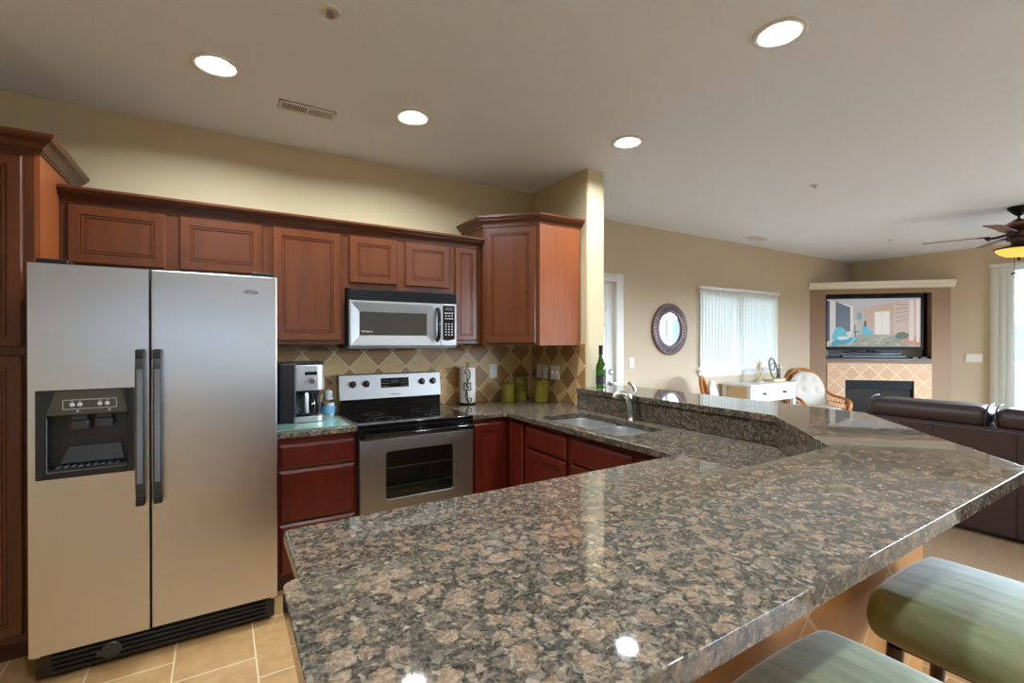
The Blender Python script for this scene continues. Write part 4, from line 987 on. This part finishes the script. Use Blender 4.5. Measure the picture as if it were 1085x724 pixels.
# rattan armchairs (local: faces -Y)
def rattan_chair(label, loc, rz):
    t = thing('rattan_armchair', label, 'armchair', loc, rz, 'rattan armchairs')
    zs = .007
    b = BM()   # frame: legs and seat ring
    for sx in (-1, 1):
        tube(b, [(sx*.24, -.24, zs), (sx*.25, -.25, .40)], .018, 8); tube(b, [(sx*.22, .22, zs), (sx*.235, .24, .40)], .018, 8)
        tube(b, [(sx*.24, -.24, .16), (sx*.225, .23, .16)], .012, 8)
    tube(b, [(-.25, -.25, .40), (.25, -.25, .40), (.26, .0, .40), (.235, .24, .40), (-.235, .24, .40), (-.26, 0, .40)], .018, 8, closed=True)
    tube(b, [(-.24, -.24, .16), (.24, -.24, .16)], .012, 8)
    obj('frame', b, M['rattan'], t, local=True, smooth=50)
    def arc(i, n=16):   # back hoop, leaning
        a = PI*i/n; return (-.29*math.cos(a), .27 + .10*math.sin(a), .56 + .44*math.sin(a)**.75)
    b = BM()
    for dr in (0, .02): tube(b, [(x*(1-dr), y+dr*.3, z-dr) for x, y, z in [arc(i) for i in range(17)]], .016, 8)
    for i in range(3, 14):
        p = arc(i); tube(b, [(p[0]*.92, .245, .41), p], .008, 6)
    for zz in (.55, .68, .80): 
        hw = .27*math.sqrt(max(.05, 1-((zz-.56)/.46)**2)) if zz > .56 else .27
        tube(b, [(-hw, .27 + (zz-.56)*.2, zz), (hw, .27 + (zz-.56)*.2, zz)], .007, 6)
    obj('backrest', b, M['rattan'], t, local=True, smooth=50)
    for sx in (-1, 1):
        b = BM(); top = [(sx*.285, .28, .70), (sx*.30, .12, .64), (sx*.315, -.08, .625), (sx*.31, -.24, .60), (sx*.285, -.30, .53), (sx*.26, -.27, .42)]
        for k in range(3): tube(b, [(p[0]+sx*(.0+.012*(k-1)), p[1], p[2]-.008*abs(k-1)) for p in top], .013, 8, smooth=5)
        for i in range(8):
            y_ = .20 - i*.06; zt = .64 if y_ < .1 else .66
            tube(b, [(sx*.255, y_, .41), (sx*.307, y_, zt-.02)], .008, 6)
        for zz in (.48, .55): tube(b, [(sx*(.26 + (zz-.41)*.2), .24, zz), (sx*(.265 + (zz-.41)*.2), -.26, zz)], .006, 6)
        obj('armrest', b, M['rattan'], t, local=True, smooth=50)
    b = BM()   # tufted back cushion: puffy shield
    n, m = 20, 20; tufts = [(-.09, .70), (.09, .70), (-.08, .86), (.08, .86)]
    grid = {}
    for side in (0, 1):
        for i in range(n+1):
            for j in range(m+1):
                u = -1 + 2*i/n; v = j/m
                # square to superellipse
                hw = .255*(1 if v < .35 else math.sqrt(max(0, 1-((v-.35)/.65)**2.4)))
                x = u*hw; z = .45 + v*.52
                e = max(0, (1-abs(u)**3))*max(0, 1-abs(2*v-1)**5)
                th = .055*e**.5
                for tx, tz in tufts: th -= .036*math.exp(-((x-tx)**2 + (z-tz)**2)/.0012)*(side == 0)
                yy = .245 + (z-.45)*.16
                y = yy - .055 + (-th if side == 0 else th*.5)
                if (i in (0, n) or j in (0, m)) and side == 1: grid[(1, i, j)] = grid[(0, i, j)]
                else: grid[(side, i, j)] = b.verts.new((x, y, z))
        for i in range(n):
            for j in range(m):
                q = [grid[(side, i, j)], grid[(side, i+1, j)], grid[(side, i+1, j+1)], grid[(side, i, j+1)]]
                try: b.faces.new(q if side == 0 else q[::-1])
                except ValueError: pass
    bmesh.ops.remove_doubles(b, verts=b.verts[:], dist=1e-4)
    bc = obj('back_cushion', b, M['cushion'], t, local=True, smooth=60)
    b = BM(); bx(b, -.235, .235, -.24, .20, .418, .50, .035, 4); obj('seat_cushion', b, M['cushion'], t, local=True, smooth=60)
    return t
ch = rattan_chair('rattan armchair with white tufted cushion between console table and fireplace', (7.15, 3.42, 0), math.radians(-36))
dup(ch, (5.0, 3.24, 0), 'rattan armchair seen edge-on left of the console table', math.radians(30))

# fireplace + television (diagonal local frame: x = s, y = depth into corner)
fp = thing('fireplace', 'gas fireplace with tan diagonal tile surround under the television', 'fireplace', tuple(DO), DRZ)
T0, T1, TZ = .255, 1.612, 1.055
b = BM(); bx(b, T0, FB0, -.012, -.0005, .006, TZ); bx(b, FB1, T1, -.012, -.0005, .006, TZ); bx(b, FB0, FB1, -.012, -.0005, FBZ1, TZ); bx(b, FB0, FB1, -.012, -.0005, .006, FBZ0)
sr = obj('tile_surround', b, M['hearth'], fp, local=True)
b = BM()
for q in ((T0-.012, T0, .006, TZ+.012), (T1, T1+.012, .006, TZ+.012), (T0, T1, TZ, TZ+.012), (FB0-.012, FB0, FBZ0, FBZ1+.012), (FB1, FB1+.012, FBZ0, FBZ1+.012), (FB0, FB1, FBZ1, FBZ1+.012)): bx(b, q[0], q[1], -.016, -.0005, q[2], q[3], .003)
obj('edge_trim', b, plain('trim_tile', srgb(222, 196, 160), .45), sr, local=True)
b = BM(); bx(b, FB0+.002, FB1-.002, .02, .30, FBZ0+.002, FBZ0+.02); bx(b, FB0+.002, FB1-.002, .30, .32, FBZ0, FBZ1-.002); bx(b, FB0+.002, FB0+.015, .0, .30, FBZ0+.02, FBZ1-.002); bx(b, FB1-.015, FB1-.002, .0, .30, FBZ0+.02, FBZ1-.002)
fbx = obj('firebox', b, M['soot'], fp, local=True)
b = BM(); bx(b, FB0+.015, FB1-.015, .02, .06, FBZ1-.135, FBZ1-.004, .002)
for k in range(3): bx(b, FB0+.016, FB1-.016, -.004 + k*.004, .03, FBZ1-.035-k*.04, FBZ1-.014-k*.04, .003)
obj('louver', b, M['soot'], fbx, local=True)
b = BM(); bx(b, FB0+.015, FB1-.015, .03, .034, FBZ0+.02, FBZ1-.14); obj('glass_front', b, plain('firebox_glass', srgb(16, 16, 17), .12, 0, Specular_IOR_Level=.25), fbx, local=True)
tv = thing('television', 'flat television showing a porch scene in the wall niche', 'television', tuple(DO), DRZ)
VX0, VX1, VZ0, VZ1 = .238, 1.555, 1.275, 2.115
SX0, SX1, SZ0, SZ1 = .262, 1.525, 1.322, 2.065
b = BM()
for q in ((VX0, SX0, VZ0, VZ1), (SX1, VX1, VZ0, VZ1), (SX0, SX1, VZ0, SZ0), (SX0, SX1, SZ1, VZ1)): bx(b, q[0], q[1], .055, .12, q[2], q[3], .004)
bx(b, VX0+.01, VX1-.01, .08, .15, VZ0+.01, VZ1-.01); obj('bezel', b, M['soot'], tv, local=True)
b = BM(); bx(b, .55, 1.25, .06, .26, NZ0+.115, NZ0+.13, .003); bx(b, .85, .95, .12, .16, NZ0+.12, VZ0+.03); obj('stand', b, M['soot'], tv, local=True)
# the picture on the screen: flat coloured shapes
cmat = NT('screen_picture'); at = cmat.n('Attribute', attribute_name='pic'); cmat.col((.01, .01, .01, 1)); cmat.set(Roughness=.25, Specular_IOR_Level=.12)
cmat.l(at.outputs['Color'], cmat.p.inputs['Emission Color']); cmat.p.inputs['Emission Strength'].default_value = .72
b = BM(); lay = b.loops.layers.float_color.new('pic'); zi = [0]
SWd, SHt = SX1-SX0, SZ1-SZ0
def pic(col, pts):
    zi[0] += 1
    f = b.faces.new([b.verts.new((SX0 + u*SWd, .0725 - zi[0]*.00008, SZ0 + v*SHt)) for u, v in pts])
    for l in f.loops: l[lay] = srgb(*col)
R4 = lambda u0, u1, v0, v1: [(u0, v0), (u1, v0), (u1, v1), (u0, v1)]
pic((176, 160, 150), R4(0, 1, 0, 1))
pic((178, 176, 178), [(.25, .84), (.42, .80), (1, .97), (1, 1), (0, 1), (.1, 1)])
pic((188, 160, 138), [(.41, .30), (.80, .25), (.80, .93), (.41, .80)])
pic((196, 172, 158), [(.72, .28), (1, .16), (1, .97), (.72, .89)])
pic((176, 170, 160), [(0, 0), (.41, .28), (.41, .80), (.25, .85), (0, 1)])
pic((200, 196, 190), [(.0, .05), (.28, .2), (.28, .86), (0, 1)])
pic((96, 102, 116), [(.10, .30), (.26, .32), (.26, .82), (.10, .95)])
pic((70, 76, 92), [(0, .1), (.035, .12), (.035, .96), (0, .98)])
pic((214, 208, 200), [(.265, .26), (.29, .27), (.29, .84), (.265, .86)])
pic((122, 150, 150), [(.33, .56), (.385, .56), (.385, .70), (.33, .72)])
pic((222, 216, 206), [(.52, .26), (.68, .25), (.68, .74), (.52, .72)])
pic((198, 190, 178), [(.595, .26), (.60, .26), (.60, .73), (.595, .73)])
pic((150, 148, 128), [(.12, 0), (.90, 0), (.72, .22), (.36, .26)])
for k in range(26):
    u, v = .25 + .55*random.random(), .02 + .17*random.random()
    pic(random.choice([(106, 140, 132), (186, 150, 120), (120, 128, 92), (168, 176, 164)]), [(u, v), (u+.05, v+.01), (u+.04, v+.035), (u-.01, v+.025)])
pic((190, 140, 108), [(.78, .1), (1, .02), (1, .18), (.88, .24)])
pic((86, 100, 72), [(.73, .2), (.78, .15), (.86, .17), (.88, .26), (.82, .31), (.76, .29)])
pic((216, 200, 190), R4(.88, .93, .12, .95)); pic((226, 214, 206), R4(.955, .985, .1, .97))
for k in range(5): pic((150, 120, 108), [(.74, .50+.09*k), (.88, .58+.07*k), (.88, .59+.07*k), (.74, .515+.09*k)])
pic((66, 62, 64), [(.275, .30), (.36, .30), (.36, .315), (.275, .315)]); pic((66, 62, 64), R4(.305, .315, .31, .46)); pic((190, 180, 168), [(.285, .46), (.335, .46), (.325, .54), (.295, .54)])
pic((66, 62, 64), R4(.31, .32, .14, .30))
pic((92, 178, 196), [(.06, .22), (.10, .40), (.16, .42), (.21, .34), (.23, .2), (.18, .1), (.08, .06)]); pic((60, 148, 172), [(.05, 0), (.33, .12), (.34, .20), (.20, .18), (.06, .1)]); pic((210, 212, 208), [(.11, .20), (.2, .22), (.25, .16), (.14, .14)])
pic((70, 150, 170), [(.09, .0), (.12, .0), (.13, .15), (.10, .15)]); pic((120, 196, 210), [(.22, .02), (.25, .03), (.33, .19), (.30, .19)])
pic((86, 172, 188), [(.38, .30), (.39, .44), (.44, .44), (.47, .34), (.50, .33), (.50, .24), (.40, .22)]); pic((52, 60, 70), [(.405, .42), (.43, .42), (.43, .54), (.41, .54)])
obj('screen', b, cmat.m, tv, local=True)
b = BM(); bx(b, .46, 1.33, .03, .115, NZ0+.035, NZ0+.082, .012, 3); tag(obj('soundbar', b, M['dark_grey']), 'long dark soundbar below the television', 'soundbar'); o = bpy.data.objects['soundbar']; o.location = DO; o.rotation_euler = (0, 0, DRZ); WM[o.name] = DM
b = BM(); bx(b, NS0+.002, NS1-.002, -.004, .25, NZ0+.002, NZ0+.030, .002); o = obj('niche_shelf', b, M['black']); tag(o, 'black shelf along the bottom of the television niche', 'shelf'); o.location = DO; o.rotation_euler = (0, 0, DRZ)
for k, (s0, lab) in enumerate(((1.40, 'small black media box right of the soundbar'), (1.51, 'small black media box at the right end of the niche'))):
    b = BM(); bx(b, s0, s0+.08, .03, .10, NZ0+.031, NZ0+.058, .006, 3); bx(b, s0+.03, s0+.05, .028, .03, NZ0+.04, NZ0+.046); o = obj('media_box', b, M['dark_grey']); tag(o, lab, 'media box', 'media boxes in the niche'); o.location = DO; o.rotation_euler = (0, 0, DRZ)

# sofa (back towards the kitchen, faces +X)
sf = thing('sofa', 'dark brown leather sofa with its back to the bar', 'sofa', (5.15, .6, 0))
QX, QY0, QY1 = 4.68, -.42, 1.86
b = BM(); bx(b, QX, QX+.20, QY0+.02, QY1-.02, .04, .80, .025, 4); obj('back_panel', b, M['leather'], sf, smooth=60)
b = BM()
for k in (1, 2, 3, 4): 
    yy = QY1 - .02 - k*(QY1-QY0-.04)/5; tube(b, [(QX-.001, yy, .06), (QX-.001, yy, .78)], .004, 6)
tube(b, [(QX+.004, QY0+.04, .795), (QX+.004, QY1-.04, .795)], .008, 8)
obj('seams', b, M['leather'], sf, smooth=60)
for y0, y1 in ((QY0+.04, QY0+.755), (QY0+.765, QY0+1.49), (QY0+1.50, QY1-.02)):
    b = BM(); bx(b, QX+.0, QX+.34, y0, y1, .78, .955, .07, 5); 
    for v in b.verts:
        if v.co.z > .85: v.co.z += .012*math.cos((v.co.y-(y0+y1)/2)*6) - .010
    obj('back_cushion', b, M['leather'], sf, smooth=70)
    for yy, dd in ((y0+.02, .01), (y1-.02, -.01)):
        b = BM(); tube(b, [(QX+.02, yy+dd, .80), (QX+.0, yy, .87), (QX+.06, yy, .945), (QX+.2, yy, .955)], .006, 6, smooth=4); obj('piping', b, M['leather'], sf, smooth=60)
    b = BM(); bx(b, QX+.22, QX+.92, y0, y1, .30, .50, .05, 4); obj('seat_cushion', b, M['leather'], sf, smooth=60)
b = BM(); bx(b, QX+.19, QX+.90, QY0+.04, QY1-.04, .05, .31, .02); obj('base', b, M['leather'], sf, smooth=60)
for y0, y1 in ((QY0-.10, QY0+.08), (QY1-.06, QY1+.10)):
    b = BM(); bx(b, QX+.05, QX+.94, y0, y1, .04, .66, .06, 5); obj('arm', b, M['leather'], sf, smooth=60)
for lx in (QX+.06, QX+.82):
    for ly in (QY0+.06, QY1-.10):
        b = BM(); bx(b, lx, lx+.05, ly, ly+.05, .007, .05); obj('foot', b, M['wood_dark'], sf)

# bar stools
def cushion(bm, x0, x1, y0, y1, z0, z1, nx=40, ny=36):
    cx, cy = (x0+x1)/2, (y0+y1)/2; hx, hy = (x1-x0)/2, (y1-y0)/2; g = {}
    for side in (0, 1):
        for i in range(nx+1):
            for j in range(ny+1):
                u = math.sin((-1 + 2*i/nx)*PI/2); v = math.sin((-1 + 2*j/ny)*PI/2)
                # soften the corners
                k = 1 - .10*(u*u*v*v)**1.5
                fq = lambda d_: math.sqrt(max(0, 1-(1-min(d_/.045, 1))**2))
                e = fq(hx*(1-abs(u)))*fq(hy*(1-abs(v)))
                dome = .012*(1-u*u)*(1-v*v)
                z = z0 + (z1-z0)*.42 + ((z1-z0)*.58*e + dome if side == 0 else -(z1-z0)*.42*min(1, e*1.3))
                if side == 1 and (i in (0, nx) or j in (0, ny)): g[(1, i, j)] = g[(0, i, j)]
                else: g[(side, i, j)] = bm.verts.new((cx + u*hx*k, cy + v*hy*k, z))
        for i in range(nx):
            for j in range(ny):
                q = [g[(side, i, j)], g[(side, i+1, j)], g[(side, i+1, j+1)], g[(side, i, j+1)]]
                bm.faces.new(q if side == 0 else q[::-1])
    return bm
st = thing('bar_stool', 'green suede bar stool second along the bar, nearer the sofa', 'bar stool', (1.60, .37, 0), 0, 'green cushioned bar stools')
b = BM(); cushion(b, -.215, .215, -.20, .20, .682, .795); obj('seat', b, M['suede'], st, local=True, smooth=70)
b = BM(); bx(b, -.165, .165, -.15, .15, .655, .690, .012, 3); obj('seat_frame', b, M['wood_dark'], st, local=True)
for sx in (-1, 1):
    for sy in (-1, 1):
        b = BM(); tube(b, [(sx*.155, sy*.135-.003, .66), (sx*.195, sy*.175, .001)], .019, 8, r2=.015); obj('leg', b, M['wood_dark'], st, local=True, smooth=50)
b = BM()
for sy in (-1, 1): tube(b, [(-.178, sy*.157, .28), (.178, sy*.157, .28)], .011, 8)
for sx in (-1, 1): tube(b, [(sx*.175, -.155, .36), (sx*.175, .155, .36)], .011, 8)
obj('footrest', b, M['wood_dark'], st, local=True, smooth=50)
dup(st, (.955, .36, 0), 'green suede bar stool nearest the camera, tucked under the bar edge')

# ------------------------------------------------------------------ ceiling
def downlight(label, x, y):
    t = thing('recessed_downlight', label, 'ceiling light', (x, y, CZ), 0, 'recessed ceiling lights')
    b = BM(); lathe(b, [(.105, CZ), (.105, CZ-.006), (.100, CZ-.010), (.090, CZ-.009), (.072, CZ-.004), (.068, CZ+.002), (.066, CZ+.028)], (x, y, 0), 40, cap=False); obj('trim_ring', b, M['white'], t, smooth=50)
    b = BM(); lathe(b, [(.067, CZ+.022), (.067, CZ+.028)], (x, y, 0), 36); obj('lens', b, M['lens'], t)
    return t
dl = [(-.012, 2.67, 'recessed ceiling light above the refrigerator'), (.972, 2.683, 'recessed ceiling light above the range'), (2.04, 1.124, 'largest recessed ceiling light, above the bar'), (2.305, 2.271, 'recessed ceiling light above the sink')]
d0 = downlight(dl[0][2], dl[0][0], dl[0][1])
for x, y, lab in dl[1:]: dup(d0, (x, y, CZ), lab)
def lamp(x, y, watt):
    l = bpy.data.lights.new('downlight_lamp', 'AREA'); l.shape = 'DISK'; l.size = .115; l.energy = watt; l.color = (.86, .94, 1); l.spread = math.radians(178)
    o = bpy.data.objects.new('downlight_lamp', l); COL.objects.link(o); o.location = (x, y, CZ+.018)
for x, y, lab in dl: lamp(x, y, LAMP_W)
for x, y in ((-.012, .4), (.97, -.4)):  # added unseen ceiling lights, extra brightness for the kitchen side
    lab = 'added recessed ceiling light behind the camera'
    dup(d0, (x, y, CZ), 'added recessed ceiling light behind the camera on the ' + ('left' if x < .5 else 'right')); lamp(x, y, LAMP_W)
def vent(label, x, y, lx, ly):
    t = thing('ceiling_vent', label, 'vent', (x, y, CZ))
    b = BM(); bx(b, x-lx/2, x+lx/2, y-ly/2, y+ly/2, CZ-.003, CZ); obj('backing', b, M['dark_grey'], t)
    b = BM()
    for q in ((x-lx/2, x+lx/2, y-ly/2, y-ly/2+.018), (x-lx/2, x+lx/2, y+ly/2-.018, y+ly/2), (x-lx/2, x-lx/2+.018, y-ly/2, y+ly/2), (x+lx/2-.018, x+lx/2, y-ly/2, y+ly/2), (x-.007, x+.007, y-ly/2, y+ly/2)): bx(b, *q, CZ-.010, CZ-.003, .002)
    obj('frame', b, M['white'], t)
    b = BM(); k = 26
    for i in range(k):
        xx = x-lx/2+.02 + (i+.5)*(lx-.04)/k; n0 = len(b.verts); bx(b, -.0012, .0012, y-ly/2+.018, y+ly/2-.018, -.005, .003); xf(b, Matrix.Translation((xx, 0, CZ-.0045)) @ Matrix.Rotation(.6 if xx < x else -.6, 4, 'Y'), n0)
    obj('louvers', b, M['white'], t)
vent('white ceiling vent between the two lights over the appliances', .428, 2.912, .30, .11)
vent('small white ceiling vent near the far wall', 5.92, 3.55, .30, .12)
def sprinkler(label, x, y, r):
    t = thing('sprinkler_head', label, 'sprinkler', (x, y, CZ), 0, 'ceiling sprinkler heads')
    b = BM(); lathe(b, [(r, CZ), (r, CZ-.005), (r*.8, CZ-.009), (r*.55, CZ-.004)], (x, y, 0), 28); obj('escutcheon', b, M['white'], t, smooth=40)
    b = BM(); lathe(b, [(.012, CZ-.003), (.012, CZ-.010)], (x, y, 0), 12); tube(b, [(x-.011, y, CZ-.009), (x-.009, y, CZ-.017), (x, y, CZ-.021), (x+.009, y, CZ-.017), (x+.011, y, CZ-.009)], .003, 6); lathe(b, [(.015, CZ-.0215), (.015, CZ-.0235)], (x, y, 0), 16); obj('nozzle', b, M['nickel'], t, smooth=40)
sprinkler('round sprinkler head on the ceiling above the range aisle', .378, 1.993, .042)
sprinkler('sprinkler head in the middle of the living room ceiling', 4.304, 2.072, .035)
sprinkler('small sprinkler head on the ceiling near the fireplace', 7.477, 2.673, .035)
# ceiling fan
FXc, FYc = 6.72, 1.345
fn = thing('ceiling_fan', 'bronze ceiling fan with amber glass bowl light', 'ceiling fan', (FXc, FYc, CZ))
c = (FXc, FYc, 0)
FR = lambda p_: [(r_*.69, z_) for r_, z_ in p_]
b = BM(); lathe(b, FR([(.125, CZ), (.122, CZ-.015), (.07, CZ-.06), (.03, CZ-.085), (.016, CZ-.09)]), c, 32); obj('canopy', b, M['black_iron'], fn, smooth=50)
b = BM(); lathe(b, FR([(.014, CZ-.08), (.014, 2.60)]), c, 16); obj('downrod', b, M['black_iron'], fn, smooth=50)
b = BM(); lathe(b, FR([(.03, 2.625), (.06, 2.615), (.10, 2.59), (.15, 2.57), (.205, 2.545), (.226, 2.535), (.20, 2.52), (.13, 2.50), (.12, 2.45), (.10, 2.44), (.09, 2.40), (.07, 2.385)]), c, 40); obj('motor_housing', b, M['bronze'], fn, smooth=40)
b = BM(); lathe(b, FR([(.104, 2.592), (.152, 2.572), (.190, 2.555), (.188, 2.560), (.15, 2.577), (.102, 2.597)]), c, 40, cap=False); obj('housing_band', b, M['copper'], fn, smooth=40)
b = BM(); lathe(b, FR([(.075, 2.39), (.085, 2.37), (.12, 2.362), (.235, 2.345), (.262, 2.336), (.264, 2.326), (.245, 2.324), (.22, 2.33)]), c, 48, cap=False); lk = obj('light_pan', b, M['bronze'], fn, smooth=40)
b = BM(); lathe(b, FR([(.246, 2.325), (.236, 2.308), (.195, 2.28), (.13, 2.258), (.06, 2.248), (.012, 2.246)]), c, 48, cap=False); obj('glass_bowl', b, M['amber'], fn, smooth=60)
b = BM(); lathe(b, FR([(.02, 2.248), (.022, 2.238), (.012, 2.23), (.016, 2.22), (.004, 2.21)]), c, 20); obj('finial', b, M['bronze'], fn, smooth=50)
b = BM(); tube(b, [(FXc-.05, FYc+.02, 2.34), (FXc-.05, FYc+.02, 2.09)], .0025, 6); tube(b, [(FXc-.075, FYc+.035, 2.078), (FXc-.05, FYc+.02, 2.088), (FXc-.02, FYc+.002, 2.086)], .008, 8, smooth=3); obj('pull_chain', b, M['black_iron'], fn, smooth=50)
a0 = math.atan2(.696, -.193)
for k in range(5):
    a = a0 + k*2*PI/5; R = Matrix.Translation((FXc, FYc, 2.475)) @ Matrix.Rotation(a, 4, 'Z') @ Matrix.Rotation(math.radians(-9), 4, 'X')
    b = BM(); prism(b, fillet([(.20, -.05), (.72, -.075), (.72, .075), (.20, .05)], {1: .04, 2: .04, 0: .03, 3: .03}, .03), -.004, .004, bev=.0015); xf(b, R); bl = obj('blade', b, M['fan_wood'], fn)
    b = BM(); tube(b, [(.07, 0, .005), (.14, .0, -.012), (.19, 0, -.018), (.24, 0, -.010)], .012, 8, smooth=4); bx(b, .20, .30, -.022, .022, -.0095, -.0045, .002); tube(b, [(.235, 0, -.012), (.222, 0, -.032), (.205, 0, -.036), (.198, 0, -.024)], .006, 6, smooth=3); xf(b, R); obj('blade_iron', b, M['bronze'], bl, smooth=50)
fl = bpy.data.lights.new('fan_lamp', 'POINT'); fl.energy = FAN_W; fl.color = (1, .6, .2); fl.shadow_soft_size = .08
o = bpy.data.objects.new('fan_lamp', fl); COL.objects.link(o); o.location = (FXc, FYc, 2.29)
